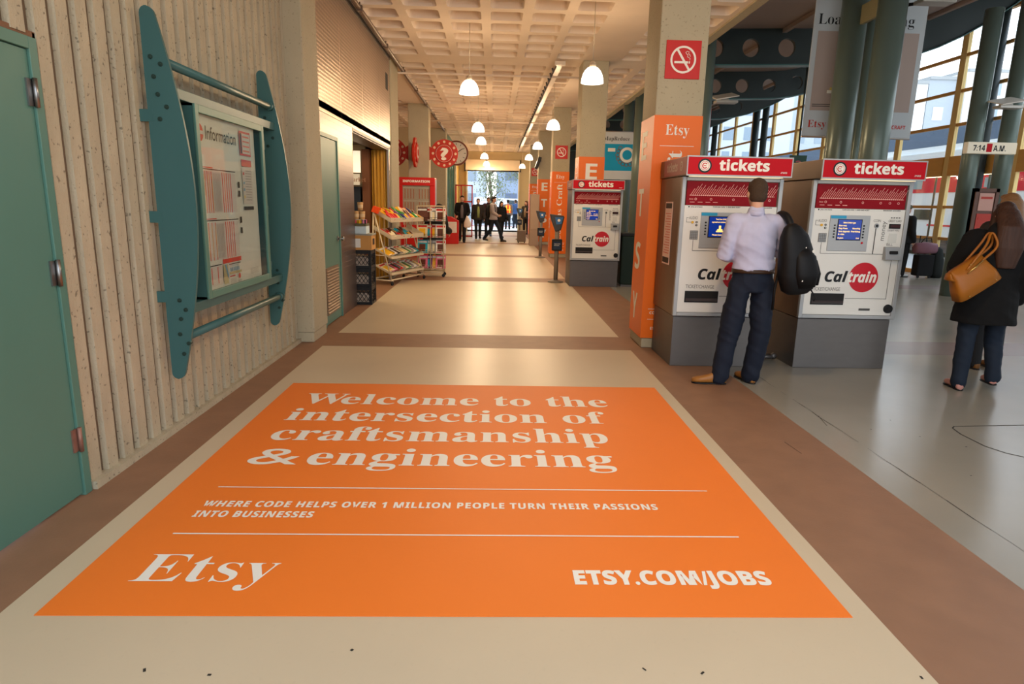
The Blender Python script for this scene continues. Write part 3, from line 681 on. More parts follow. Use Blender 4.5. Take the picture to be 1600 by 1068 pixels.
    mb = MB(); bx(mb, .094, .170, -.006, .002, 1.252, 1.335, 0)
    for i in range(4):
        for j in range(5): bx(mb, .098 + i * .0178, .111 + i * .0178, -.010, -.005, 1.256 + j * .0158, 1.267 + j * .0158, 1)
    mb.build('keypad', [M_INKG, M_GREY], r)
    mb = MB(); mb.tube([P(.645, 1.415, .002), P(.645, 1.415, -.010)], .022, 20, 0); mb.tube([P(.645, 1.415, -.009), P(.645, 1.415, -.014)], .012, 16, 1); mb.build('coin_slot', [M_GREY, M_BLACK], r)
    mb = MB(); bx(mb, .768, .874, -.016, .002, 1.392, 1.436, 0); bx(mb, .776, .866, -.022, -.014, 1.402, 1.428, 1); mb.build('card_slot', [M_BLACK, mat('dark_maroon', (60, 22, 22), .4)], r, bevel=.003)
    mb = MB(); bx(mb, .778, .858, -.003, .002, 1.255, 1.345); mb.build('instruction_plate', mat('pale_plate', (206, 206, 198), .5), r)
    mb = MB(); mb.prism([(y0 + .002, 1.22), (y0 - .03, 1.215), (y0 - .055, 1.135), (y0 - .055, 1.095), (y0 + .002, 1.095)], 'x', x0 + .745, x0 + .895, 0); mb.obox(P(.82, 1.165, -.05), (.075, .03, .03), (math.radians(-20), 0, 0), 1); mb.build('bill_acceptor', [M_GREY, M_BLACK], r, bevel=.004)
    mb = MB(); bx(mb, .090, .418, -.006, .0, .645, .757, 0); bx(mb, .097, .411, -.0075, -.0055, .652, .75, 1); mb.prism([(y0 - .004, .652), (y0 - .022, .668), (y0 - .004, .69)], 'x', x0 + .097, x0 + .411, 2); mb.build('ticket_tray', [M_BLACK, M_DARK, mat('smoked_flap', (66, 60, 62), .2)], r)
    mb = MB(); bx(mb, .583, .693, -.004, .0, .592, .614); mb.build('maker_plate', mat('dark_plate', (74, 72, 68), .4), r)
    mb = MB(); mb.tube([P(.872, .614, .0), P(.872, .614, -.022)], [.044, .040], 28, 0); mb.tube([P(.872, .614, -.02), P(.872, .614, -.03)], .02, 18, 1); mb.build('lock_knob', [M_BLACK, M_DARK], r)
    # header with lamp soffit
    mb = MB()
    bx(mb, -.03, w - .01, -.17, dp, 1.835, 2.005, 0)
    hd = mb.build('sign_header', M_SIDE, r, bevel=.004)
    mb = MB(); bx(mb, -.024, w - .016, -.176, -.169, 1.845, 1.998, 0); mb.build('sign_face', M_RED, hd)
    mb = MB(); bx(mb, -.034, w - .006, -.179, -.169, 1.832, 1.845); bx(mb, -.034, w - .006, -.179, -.169, 1.998, 2.010); bx(mb, -.034, -.024, -.179, -.169, 1.845, 1.998); bx(mb, w - .016, w - .006, -.179, -.169, 1.845, 1.998); mb.build('sign_trim', M_LTG, hd)
    OH = Vector((x0, y0 - .1775, 0)); mb = MB(); line('sign_lettering', M_WHITE, hd, 'tickets', 'bold', OH, X, Z, .262, .725, 1.885, .090, off=.022)
    mb.disc(OH + X * .13 + Z * 1.922, .048, X, Z, 36); line('serial_number', M_WHITE, hd, 'JP6003', 'ital', OH, X, Z, .83, .89, 1.868, .014, off=.01); mb.build('logo_disc', M_WHITE, hd)
    mb = MB(); mb.disc(OH + X * .13 + Z * 1.922 + Y * .0008, .063, X, Z, 36, 0); mb.build('logo_ring', M_INK, hd)
    mb = MB(); o5 = OH - Y * .0008 + X * .13 + Z * 1.922; mb.disc(o5, .040, X, Z, 30, 0, .036); mb.disc(o5, .026, X, Z, 24, 0, .017, .7, 5.6); mb.rect(o5, X, Z, -.012, .012, -.003, .003); mb.build('logo_emblem', M_ORED, hd)
    mb = MB(); bx(mb, .03, w - .07, -.14, -.04, 1.828, 1.835); mb.build('soffit_lamp', mat('soffit_lamp', (255, 236, 190), .5, emit=.7, var=0), hd)
    if side_red:
        mb = MB(); mb.box(x0 - .036, x0 - .031, y0 - .165, y0 + .60, 1.845, 1.998); mb.build('side_sign_face', mat('muted_red', (150, 52, 46), .5), hd)  # side sign in a duller red than the front face
        OS = Vector((x0 - .0375, y0, 0)); mb = MB(); mb.text('tickets', 'bold', OS, -Y, Z, -.50, -.12, 1.885, .078, off=.02); mb.disc(OS + Y * (-.01) + Z * 1.922, .045, Y, Z, 30, 0, .03); mb.disc(OS + Y * (-.01) + Z * 1.922, .02, Y, Z, 24, 0, .012, .7, 5.6); mb.build('side_lettering', mat('muted_cream', (196, 160, 146), .5), hd)
    if poster:
        mb = MB(); mb.box(x0 - .019, x0 - .0155, y0 + .26, y0 + .52, .98, 1.60, 0); mb.box(x0 - .0205, x0 - .0188, y0 + .28, y0 + .50, 1.535, 1.585, 1); mb.box(x0 - .0205, x0 - .0188, y0 + .275, y0 + .505, .995, 1.05, 1)
        for k in range(16): mb.box(x0 - .0205, x0 - .0188, y0 + .29, y0 + .49 - .03 * (k % 3), 1.09 + k * .026, 1.098 + k * .026, 2)
        mb.build('notice', [mat('notice_pink', (236, 200, 186), .6), M_INK, mat('notice_red', (220, 120, 104), .6)], r)
    return r
ticket_machine('ticket machine the man in lilac is using, paper notice on its side', 1.77, 6.15, True, 'fare', True)
ticket_machine('ticket machine with a plain brown side panel and open view of its whole front', 3.015, 6.15, False, 'menu')
ticket_machine('distant ticket machine in front of the second orange column', 1.47, 12.36, True, 'menu')
mb = MB(); mb.tube([(2.78, 6.5, .03), (2.98, 6.5, .03)], .022, 10); mb.tube([(2.80, 6.6, .02), (3.0, 6.62, .02)], .016, 10); mb.ell((2.96, 6.5, .04), (.035, .03, .035)); tag(mb.build('floor_conduit', M_STEELD), 'grey cable conduit on the floor between the two front ticket machines', 'conduit')

# ================================================================ INFORMATION CASE ON THE RIBBED WALL
r = thing('information_case', 'teal framed wall-mounted information case between two curved fins with pipes', 'notice case', (WX, 5.05, 0))
def fin(y):
    f = MB(); back = []; front = []
    TS = [0, .003, .007, .012, .018] + [.03 + .94 * i / 34 for i in range(35)] + [.982, .988, .993, .997, 1]; N = len(TS) - 1
    for i in range(N + 1):
        t_ = TS[i]; z = .38 + 2.25 * t_
        wd = .075 + .165 * math.sin(PI * t_) ** .95
        e_ = min(1, min(t_, 1 - t_) / .018); rd = math.sqrt(max(0, 1 - (1 - e_) ** 2)); mid_ = -2.09 + wd / 2; hw_ = wd / 2 * max(.12, rd)
        back.append((mid_ - hw_, z)); front.append((mid_ + hw_, z))
    pts = back + front[::-1]
    for i in range(N):
        a, b, c, d = back[i], front[i], front[i + 1], back[i + 1]
        f.add([(a[0], y - .01, a[1]), (b[0], y - .01, b[1]), (c[0], y - .01, c[1]), (d[0], y - .01, d[1]), (a[0], y + .01, a[1]), (b[0], y + .01, b[1]), (c[0], y + .01, c[1]), (d[0], y + .01, d[1])],
              [(0, 1, 2, 3), (7, 6, 5, 4), (1, 5, 6, 2), (0, 3, 7, 4)])
    a, b = back[0], front[0]; f.quad((a[0], y - .01, a[1]), (b[0], y - .01, b[1]), (b[0], y + .01, b[1]), (a[0], y + .01, a[1]))
    a, b = back[-1], front[-1]; f.quad((a[0], y - .01, a[1]), (b[0], y - .01, b[1]), (b[0], y + .01, b[1]), (a[0], y + .01, a[1]))
    fo = f.build('fin', M_TEALB, r)
    fo.modifiers.new('w', 'WELD').merge_threshold = .0005
    for (x, z) in ((-2.045, 2.35), (-1.99, 2.31), (-2.035, 2.24), (-2.02, 2.14), (-1.975, 2.07), (-2.02, 2.0), (-2.0, .90), (-1.965, .84), (-2.0, .78), (-2.015, .68), (-1.965, .62), (-2.0, .55)):
        bo = MB(); bo.tube([(x, y - .018, z), (x, y + .018, z)], .013, 10); bo.tube([(x, y - .024, z), (x, y + .024, z)], .007, 8); bo.build('bolt', mat('bolt_teal', (44, 66, 60), .4, metal=.4), fo)
    for z in (2.02, 1.42, .92):
        b = MB(); b.box(WX, -2.06, y - .012, y + .012, z - .035, z + .035); b.build('wall_bracket', M_TEALB, r)
fin(4.12); fin(6.0)
for z, x in ((2.33, -1.985), (.66, -1.985)):
    b = MB(); b.tube([(x, 4.12, z), (x, 6.0, z)], .028, 16); b.tube([(x, 5.93, z), (x, 5.99, z)], .034, 16); b.build('pipe', M_TEALB, r)
for z in (2.165, .835):
    b = MB(); b.box(-2.02, -1.955, 4.12, 5.99, z - .032, z + .032); b.build('rail', M_TEALB, r, bevel=.003)
CY0, CY1, CZ0, CZ1 = 4.36, 5.60, .87, 2.13
b = MB(); b.box(-2.12, -1.935, CY0, CY0 + .015, CZ0, CZ1); b.box(-2.12, -1.935, CY1 - .015, CY1, CZ0, CZ1); b.box(-2.12, -1.935, CY0, CY1, CZ0, CZ0 + .015); b.box(-2.12, -1.935, CY0, CY1, CZ1 - .015, CZ1); b.box(-2.125, -2.115, CY0, CY1, CZ0, CZ1)
b.build('case_box', M_TEALB, r)
b = MB(); b.box(-1.94, -1.92, CY0, CY0 + .05, CZ0, CZ1); b.box(-1.94, -1.92, CY1 - .05, CY1, CZ0, CZ1); b.box(-1.94, -1.92, CY0 + .05, CY1 - .05, CZ0, CZ0 + .05); b.box(-1.94, -1.92, CY0 + .05, CY1 - .05, CZ1 - .05, CZ1)
fr = b.build('case_door', M_TEAL, r, bevel=.003)
b = MB(); b.box(-1.934, -1.930, CY0 + .05, CY1 - .05, CZ0 + .05, CZ1 - .05); b.build('glass', M_GLASS2, fr)
for z in (1.98, 1.45, .98):
    b = MB(); b.box(-1.96, -1.93, CY1, CY1 + .035, z - .035, z + .035); b.tube([(-1.93, CY1 + .018, z - .035), (-1.93, CY1 + .018, z + .035)], .009, 8); b.build('hinge', M_TEALB, fr)
b = MB(); b.box(-1.965, -1.955, CY0 + .03, CY1 - .14, CZ0 + .04, CZ1 - .03); ps = b.build('poster_board', mat('poster_white', (222, 224, 208), .6, var=.01), r)
OP = Vector((-1.954, CY0 + .03, 0))        # u = +Y (rightwards), v = Z ; board 1.07 wide
def PU(a): return a * 1.07
cols = {}
def pm(n_, rgb): return mat(n_, rgb, .6, var=.02)
inkm = [pm('print_dark', (50, 46, 44)), pm('print_red', (214, 62, 50)), pm('print_orange', (232, 118, 90)), pm('print_pale', (214, 208, 196)), pm('print_sand', (196, 184, 136)), pm('print_blue', (120, 170, 196)), pm('print_greytext', (160, 156, 148)), pm('print_yellow', (226, 206, 120))]
b = MB()
_n = [0]
def rc(x0, x1, z0, z1, m):
    _n[0] += 1; b.rect(OP + X * (.0004 + .00006 * _n[0]), Y, Z, x0, x1, z0, z1, m)
b.text('Information', 'sans', OP + X * .001, Y, Z, .17, .69, 1.93, .085, off=.006, m=0)
b.disc(OP + Y * .085 + Z * 1.965 + X * .0003, .058, Y, Z, 32, 1); rc(.025, .15, 1.955, 1.978, 3)
for (z0, z1) in ((1.44, 1.73), (1.115, 1.385)):
    rc(.03, .64, z1, z1 + .007, 0); rc(.03, .25, z1 + .012, z1 + .018, 1)
    rc(.035, .63, z0, z1 - .01, 3)
    for k in range(6 if z0 > 1.4 else 4): a = .05 + k * (.032 if z0 > 1.4 else .055); rc(a, a + .011, z0, z1 - .01, 1 if k % 2 else 2)
    for k in range(5): a = .39 + k * .036; rc(a, a + .012, z0, z1 - .01, 2 if k % 2 else 1)
    for k in range(4): a = .04 + k * .06; rc(a, a + .006, z0 + .02, z1 - .03, 7)
    for k in range(10): rc(.24 + .013 * k, .244 + .013 * k, z0 + .01, z1 - .02, 6)
rc(.03, .28, 1.075, 1.082, 0); rc(.03, .28, .885 + .05, .885 + .055, 0)
rc(.035, .28, .945, 1.07, 3)
b2 = [(.05, 0), (.10, 1), (.20, 1), (.29, 0)]
for a, m_ in b2: rc(a, a + (.012 if m_ else .006), .945, 1.065, m_)
rc(.035, .28, .965 - .03, .98 - .03, 3)
rc(.30, .64, 1.078, 1.11, 1); rc(.30, .38, .93, 1.07, 4)
b.add([OP + X * .0075 + Y * p + Z * q for p, q in ((.32, 1.07), (.345, 1.07), (.375, 1.0), (.38, .96), (.36, .98), (.34, 1.03))], [(0, 1, 2, 3, 4, 5)], 5)
rc(.40, .62, 1.062, 1.068, 0)
for k in range(6): rc(.42 + .03 * k, .436 + .03 * k, 1.012, 1.04, 5); rc(.42 + .03 * k, .43 + .03 * k, 1.05, 1.056, 5)
rc(.40, .63, .99, 1.008, 4); rc(.40, .50, .972, .98, 1)
b.disc(OP + X * .0075 + Y * .58 + Z * .965, .02, Y, Z, 20, 1)
for k in range(7): rc(.41, .52, .905 + .008 * k, .908 + .008 * k, 6); rc(.55, .62, .905 + .005 * k, .907 + .005 * k, 6)
for z in (1.62, 1.555, 1.36, 1.28): rc(.665, .70, z, z + .045, 0)
rc(.745, .965, 1.865, 2.045, 1); rc(.80, .955, 1.88, 2.03, 3); rc(.76, .79, 1.88, 2.03, 0)
for k in range(4): rc(.81, .94, 1.895 + .035 * k, 1.907 + .035 * k, 2)
rc(.76, .96, 1.785, 1.835, 1); rc(.76, .96, 1.50, 1.78, 3)
for k in range(12): rc(.82, .94, 1.53 + .02 * k, 1.535 + .02 * k, 6)
for z, m_ in ((1.72, 1), (1.65, 5), (1.60, 5), (1.545, 7)): rc(.775, .80, z, z + .02, m_)
rc(.76, .96, 1.455, 1.482, 0)
for k in range(6): rc(.80, .98, .955 + .008 * k, .957 + .008 * k, 6)
b.build('poster_print', inkm, ps)

# ================================================================ PENDANT LAMPS AND CEILING FIXTURES
M_LAMP = shade_mat()
M_COLLAR = mat('lamp_collar', (214, 200, 176), .4, metal=.3)
def lamp(x, y, z=3.33):
    r = thing('pendant_lamp', '', 'pendant lamp', (x, y, z), 'glowing pendant lamps under the waffle ceiling')
    s_ = MB(); prof = [(.040, .145), (.075, .135), (.11, .10), (.138, .05), (.155, -.01), (.162, -.07), (.158, -.07), (.15, -.01), (.132, .05), (.105, .095), (.07, .128)]
    s_.lathe((x, y, z), prof, 28)
    s_.build('lamp_shade', M_LAMP, r)
    s_ = MB(); s_.tube([(x, y, z + .13), (x, y, z + .20)], [.05, .045], 18); s_.tube([(x, y, z + .20), (x, y, z + .225)], [.045, .02], 18); s_.build('collar', M_COLLAR, r)
    s_ = MB(); s_.tube([(x, y, z + .22), (x, y, CZ + .34)], .006, 6); s_.build('cord', M_COLLAR, r)
    s_ = MB(); s_.ell((x, y, z + .0), (.04, .04, .055), nu=12, nv=8); s_.build('bulb', mat('bulb_glow', (255, 236, 200), .5, emit=14, var=0), r)
    L = D.lights.new('pendant_light', 'POINT'); L.energy = LAMP_W; L.color = (1.0, .71, .42); L.shadow_soft_size = .07
    lo = D.objects.new('pendant_light', L); COL.objects.link(lo); lo.parent = r; lo.location = (0, 0, -.10)
    return r
LP = [(-.44, 11.0, 'largest lit pendant lamp of the row nearer the shop side, hanging before the red signs'), (-.44, 16.6, 'second lit pendant lamp of the shop-side row, small and high'),
      (-.44, 20.1, 'third lit pendant lamp of the shop-side row, just under the second'), (-.44, 26.5, 'fourth lit pendant lamp of the shop-side row'), (-.42, 31.5, 'tiny fifth lamp of the shop-side row above the exit'), (-.42, 35.2, 'tiny lowest lamp of the shop-side row against the shutter box'),
      (1.37, 9.75, 'big lit pendant lamp beside the column of the far ticket machine'), (1.34, 15.7, 'lit pendant lamp in front of the column with the small no-smoking sign'), (1.34, 21.3, 'third lit lamp of the column-side row'), (1.34, 26.6, 'fourth lit lamp of the column-side row'), (1.34, 33.0, 'tiny last lamp of the column-side row by the exit')]
for x, y, lb in LP: lamp(x, y)['label'] = lb
for x, y in ((1.36, 3.7),):
    lamp(x, y)['label'] = ('lit pendant lamp hanging overhead on the shop side, above the orange floor graphic' if x < 0 else 'lit pendant lamp hanging overhead on the column side, above the orange floor graphic') if y > 0 else 'lit pendant lamp hanging behind the viewer'
# conduits
def pipe(name, pts, r_, label, m=None, cat='conduit'):
    b_ = MB(); b_.tube(pts, r_, 8); return tag(b_.build(name, m or M_STEELD), label, cat)
b = MB(); b.tube([(-1.93, -4, 4.17), (-1.93, 27, 4.17)], .028, 8); b.tube([(-1.99, -4, 4.21), (-1.99, 27, 4.21)], .018, 8)
for k in range(12): b.tube([(-1.93, 1 + 2.2 * k, 4.17), (-1.93, 1 + 2.2 * k, CZ)], .01, 6); b.box(-1.97, -1.89, .97 + 2.2 * k, 1.03 + 2.2 * k, 4.13, 4.2)
tag(b.build('ceiling_conduit', mat('conduit_grey', (120, 100, 84), .4, metal=.5)), 'pair of grey conduits running along the ceiling above the shop fascia', 'conduit')
b = MB(); b.box(1.15, 1.25, 13.0, 34, 4.13, 4.19, 0); b.box(1.10, 1.30, 12.95, 13.05, 4.13, 4.2, 0); b.tube([(1.12, 13, 4.11), (1.12, 34, 4.11)], .012, 6, 1)
for k in range(36): b.tube([(1.08, 13.3 + .5 * k, 4.14), (1.10, 13.3 + .5 * k, 4.06)], .02, 6, 1)
tag(b.build('light_track', [mat('track_white', (220, 206, 186), .35), M_STEELD]), 'long pale light track on the ceiling with small spotlights along it', 'light track')
for i, y in enumerate((14.1, 19.9, 21.9, 26.3)):
    pipe('ceiling_pipe', [(-6 if i == 0 else -2.4, y, 4.12), (2.1, y, 4.12)], .022, ['pipe crossing the ceiling above the first shop pilaster', 'pipe crossing the ceiling near the red signs', 'second thin pipe crossing the ceiling behind the red signs', 'farthest pipe crossing the ceiling'][i], M_CEIL, 'pipe')
b = MB(); b.box(-.30, -.22, 10.85, 10.95, CZ + .26, CZ + .34); tag(b.build('junction_box', M_BLACK), 'small black junction box in a ceiling coffer by the shop-side lamp', 'junction box')
b = MB(); b.box(1.62, 1.74, 9.65, 9.75, CZ + .2, CZ + .3); b.box(1.52, 1.6, 9.65, 9.75, CZ+.2, CZ+.3); tag(b.build('junction_box', M_BLACK), 'small black junction box in a ceiling coffer by the big column-side lamp', 'junction box')

# ================================================================ ROUND RED SIGNS, CLOCK
def round_sign(name, label, c, rad, ax, glyph, mount):
    """ax: unit vector in the sign's plane (horizontal); faces both ways"""
    r = thing(name, label, 'sign', c); c = Vector(c); nrm = Vector((-ax.y, ax.x, 0))   # plane normal
    if nrm.y > 0: nrm = -nrm
    p = MB(); N = 48; ring = [c + (ax * math.cos(2 * PI * i / N) + Z * math.sin(2 * PI * i / N)) * rad for i in range(N)]
    p.add([q + nrm * .03 for q in ring] + [q - nrm * .03 for q in ring], [tuple(range(N)), tuple(range(2 * N - 1, N - 1, -1))] + [(i, (i + 1) % N, N + (i + 1) % N, N + i) for i in range(N)])
    a, b_ = c + mount * (rad - .03), c + mount * (rad + .12)
    w_ = .26
    p.add([a + Z * w_ * .6 + nrm * .02, b_ + Z * w_ + nrm * .02, b_ - Z * w_ + nrm * .02, a - Z * w_ * .6 + nrm * .02, a + Z * w_ * .6 - nrm * .02, b_ + Z * w_ - nrm * .02, b_ - Z * w_ - nrm * .02, a - Z * w_ * .6 - nrm * .02],
          [(0, 1, 2, 3), (7, 6, 5, 4), (0, 4, 5, 1), (1, 5, 6, 2), (2, 6, 7, 3)])
    p.build('sign_ring', M_REDO, r)
    h = MB(); hub = [(rad * .62, -.07), (rad * .66, -.03), (rad * .66, .03), (rad * .62, .07)]
    q = MB()
    for s_ in (1, -1):
        h.tube([c + nrm * .03 * s_, c + nrm * .075 * s_], [rad * .66, rad * .62], 40)
        for k in range(12):
            a_ = 2 * PI * k / 12; q.disc(c + nrm * .032 * s_ + (ax * math.cos(a_) + Z * math.sin(a_)) * rad * .82, rad * .09, ax, Z, 16)
    h.build('hub', M_REDO, r)
    q.build('round_holes', mat('sign_hole_cream', (226, 196, 166), .6), r)
    u = Vector((nrm.y * -1, nrm.x, 0)); u = u if nrm.y == 0 or True else u
    g = MB()
    for s_ in (1, -1):
        n2 = nrm * s_; uu = Vector((-n2.y, n2.x, 0)); og = c + n2 * .077
        if glyph == '?': g.text('?', 'bold', og, uu, Z, -rad * .30, rad * .30, -rad * .42, rad * .80, off=.04)
        else: g.disc(og, rad * .40, uu, Z, 30, 0, rad * .24, .8, 5.5)
        g.disc(og - n2 * .0005, rad * .60, uu, Z, 40, 0, rad * .585)
    g.build('glyph', M_WHITE, r)
    return r
round_sign('information_sign', 'round vermilion question-mark sign with a ring of pale dots on the column side', (-1.49, 19.45, 2.92), .40, X, '?', -X)
round_sign('station_emblem_sign', 'round vermilion sign seen edge-on, on the front of the concrete column', (-2.24, 18.66, 2.88), .40, Y, 'c', Y)
round_sign('emblem_sign', 'round vermilion sign half hidden behind the shop pilaster', (-2.98, 19.45, 2.92), .40, X, 'c', X)
r = thing('wall_clock', 'round white-faced clock partly hidden behind the question-mark sign', 'clock', (-1.5, 25.55, 3.38))
b = MB(); b.tube([(-1.5, 25.50, 3.38), (-1.5, 25.62, 3.38)], .46, 40, 0); b.box(-1.92, -1.7, 25.52, 25.6, 3.3, 3.46, 0); b.build('clock_case', mat('bronze_case', (120, 60, 40), .5), r)
b = MB(); b.disc((-1.5, 25.497, 3.38), .40, X, Z, 40); b.build('clock_face', M_PAPER, r)
b = MB(); oc = Vector((-1.5, 25.494, 3.38))
for k in range(12): a_ = PI * k / 6; b.obox(oc + (X * math.sin(a_) + Z * math.cos(a_)) * .33, (.02, .002, .07), (0, a_, 0))
b.obox(oc + X * .02 + Z * -.10, (.03, .002, .24), (0, math.radians(187), 0)); b.obox(oc + X * .12 + Z * .08, (.025, .002, .3), (0, math.radians(55), 0)); b.build('clock_hands', M_INK, r)

# ================================================================ RED INFORMATION KIOSK, BIN, CABINET, CARD READERS
r = thing('information_kiosk', 'tall red INFORMATION kiosk with a glazed timetable behind the magazine racks', 'kiosk', (-2.18, 18.75, 0))
kx0, kx1 = -2.70, -1.68
b = MB(); b.box(kx0, kx1, 18.46, 18.56, 0, .9); b.box(kx0, kx0 + .12, 18.46, 18.56, .9, 1.98); b.box(kx1 - .14, kx1, 18.46, 18.56, .9, 1.98); b.box(kx0, kx1, 18.46, 18.56, 1.98, 2.20); b.box(kx0, kx1, 18.56, 19.0, .05, 2.20); b.build('cabinet', M_REDB, r, bevel=.01)
b = MB(); b.box(kx0 + .12, kx1 - .14, 18.52, 18.555, .9, 1.98, 0)
for row in (0, 1, 2):
    z0 = 1.62 - .36 * row
    for k in range(9):
        if k != 4: b.box(kx0 + .17 + k * .08, kx0 + .195 + k * .08, 18.517, 18.521, z0, z0 + .27, 1)
    b.box(kx0 + .13, kx1 - .15, 18.516, 18.521, z0 + .29, z0 + .305, 2)
b.build('timetable', [mat('kiosk_paper', (206, 190, 172), .6), mat('kiosk_print', (206, 120, 96), .6), M_WHITE], r)
b = MB(); b.box(kx0 + .12, kx1 - .14, 18.485, 18.49, .9, 1.98); b.build('glass', M_GLASS2, r)
b = MB(); b.text('INFORMATION', 'bold', Vector((kx0, 18.457, 0)), X, Z, .13, .88, 2.065, .06, off=.025); b.build('lettering', M_WHITE, r)
b = MB(); b.box(kx1, kx1 + .005, 18.6, 18.95, 1.0, 2.15, 0); b.build('side_poster', mat('side_poster_blue', (150, 160, 176), .5), r)
r = thing('paper_bin', 'low red bin with a slanted top and white notice against the tan wall', 'bin', (-1.55, 24.85, 0))
b = MB(); b.prism([(-1.86, 0), (-1.36, 0), (-1.36, .86), (-1.62, 1.0), (-1.82, 1.02), (-1.86, 1.25)], 'y', 24.6, 25.1); b.build('body', M_REDB, r, bevel=.01)
b = MB(); b.box(-1.84, -1.42, 24.592, 24.598, .42, .82, 0)
for k in range(7): b.box(-1.80, -1.47 - .03 * (k % 2), 24.588, 24.591, .46 + .05 * k, .475 + .05 * k, 1)
b.build('notice', [M_PAPER, M_PINKT], r)
r = thing('grey_cabinet', 'narrow grey-brown cabinet standing before the ETSY column near the exit', 'cabinet', (1.50, 24.65, 0))
b = MB(); b.box(1.33, 1.67, 24.5, 24.95, .0, 1.9); b.build('body', mat('taupe_metal', (166, 140, 118), .5, metal=.2), r, bevel=.01)
b = MB(); b.box(1.345, 1.655, 24.49, 24.5, .62, 1.86); b.build('door', mat('taupe_metal2', (176, 150, 126), .5, metal=.2), r, bevel=.004)
def reader(x, y, label, s_=1.0):
    r = thing('card_reader', label, 'card reader', (x, y, 0), 'fare card readers on steel posts')
    b = MB(); b.lathe((x, y, 0), [(0, 0), (.16, 0), (.16, .018), (.05, .045), (.045, .05)], 24); b.build('base_plate', mat('post_metal', (132, 122, 110)), r)
    b = MB(); b.cyl((x, y), .045, .03, 1.12); b.build('post', mat('post_metal', (132, 122, 110), .45, metal=.3), r)
    b = MB(); b.box(x - .10, x + .10, y - .085, y + .05, .64, .87, 0); b.build('reader_box', M_BLACK, r, bevel=.012)
    b = MB(); b.box(x - .075, x + .075, y - .089, y - .084, .67, .82, 0); b.text('Tag your card here', 'bold', Vector((x, y - .091, 0)), X, Z, -.06, .06, .77, .018, m=1); b.text('before boarding', 'bold', Vector((x, y - .091, 0)), X, Z, -.06, .04, .74, .018, m=1); b.build('label_plate', [mat('reader_navy', (26, 42, 66), .4), M_WHITE], r)
    b = MB(); b.prism([(x - .16, 1.36), (x - .12, 1.22), (x - .04, 1.02), (x + .07, 1.05), (x + .13, 1.30), (x + .12, 1.33)], 'y', y - .07, y + .07, 0); hd = b.build('reader_head', mat('reader_dark', (58, 60, 62), .4), r, bevel=.012)
    b = MB(); b.prism([(x - .06, 1.30), (x - .03, 1.16), (x + .07, 1.17), (x + .10, 1.30)], 'y', y - .074, y - .069, 0); b.disc((x + .02, y - .076, 1.24), .028, X, Z, 20, 1); b.build('reader_target', [mat('reader_blue', (54, 110, 168), .4), M_WHITE], hd)
    return r
reader(1.26, 13.0, 'card reader post nearest the far ticket machine')
reader(1.36, 19.0, 'middle card reader post before the ETSY column')
reader(1.10, 28.6, 'farthest card reader, hidden below by the grey suitcase')

# ================================================================ SIGNS AND POSTS IN THE HALL
def tubes(label, lst, cross=None, z1=None):
    r = thing('tube_column', label, 'column', (lst[0][0], lst[0][1], 0))
    for x, y, rad in lst: b = MB(); b.cyl((x, y), rad, 0, (zb(x) + .3) if z1 is None else z1, 28); b.build('steel_tube', M_TUBE, r)
    if cross:
        b = MB()
        for a in cross: b.box(*a)
        b.build('cross_plate', mat('tie_plate', (132, 126, 96), .5), r)
    return r
tubes('cluster of thick grey-green steel tubes rising behind the plain-sided ticket machine', [(4.91, 8.55, .17), (4.87, 9.38, .17), (5.30, 9.7, .06)], [(4.87, 4.92, 8.70, 9.22, 4.0, 4.24), (4.87, 4.92, 8.7, 9.22, .2, .5)])
tubes('pair of dark steel tubes behind the woman with the mustard bag', [(8.72, 12.0, .145), (9.35, 12.0, .145)])
tubes('two slim steel tubes seen between the far ticket machine and the nearest column', [(3.68, 17.0, .17), (3.62, 18.3, .14)], z1=4.95)
tubes('slim blue-green tube right behind the nearest orange column', [(3.70, 11.9, .11)], z1=4.95)
tubes('vermilion painted post far down the hall', [(5.12, 16.3, .11)], z1=3.95)
for o_ in COL.objects:
    if o_.name.startswith('steel_tube') and o_.parent and 'vermilion' in (o_.parent.get('label') or ''): o_.data.materials[0] = M_REDO
def banner(label, x0, x1, y, z0, z1): 
    r = thing('hanging_banner', label, 'banner', ((x0 + x1) / 2, y, z1)); return r
by = 9.8
r = banner('tall white hanging banner with the word Load and a shelf picture, partly behind the tubes', 4.52, 6.15, by, 2.62, 4.75)
b = MB(); n = 16
for i in range(n):
    a, c = 4.52 + 1.63 * i / n, 4.52 + 1.63 * (i + 1) / n
    b.box(a, c, by, by + .012, 2.62, 4.75)
b.build('cloth', mat('banner_cloth', (186, 192, 194), .8, var=.02), r)
b = MB(); b.tube([(4.48, by + .006, 4.76), (6.19, by + .006, 4.76)], .02, 10); b.tube([(4.52, by + .006, 2.61), (6.15, by + .006, 2.61)], .014, 10)
for x in (4.7, 5.95): b.tube([(x, by + .006, 4.76), (x, by + .006, 4.92)], .005, 6)
b.build('hanging_rod', M_STEEL, r)
OB = Vector((4.52, by - .002, 0)); b = MB(); b.rect(OB, X, Z, .075, 1.555, 2.98, 4.06); b.build('picture_panel', mat('banner_picture', (168, 150, 140), .8, var=.10, scale=1.2, stretch=(2, 1, .3)), r)
b = MB(); b.text('Load balancing', 'serif', OB, X, Z, .06, 1.46, 4.15, .14, off=-.008); b.rect(OB - Y * .001, X, Z, .1, .5, 3.035, 3.045); b.rect(OB - Y * .001, X, Z, .1, .42, 3.06, 3.07); b.build('black_lettering', M_INK, r)
b = MB(); b.text('Etsy', 'serif', OB, X, Z, .07, .345, 2.745, .10, off=-.006); b.text('CODE AS CRAFT', 'bold', OB, X, Z, 1.03, 1.54, 2.745, .05, off=.01); b.build('orange_lettering', M_REDO, r)
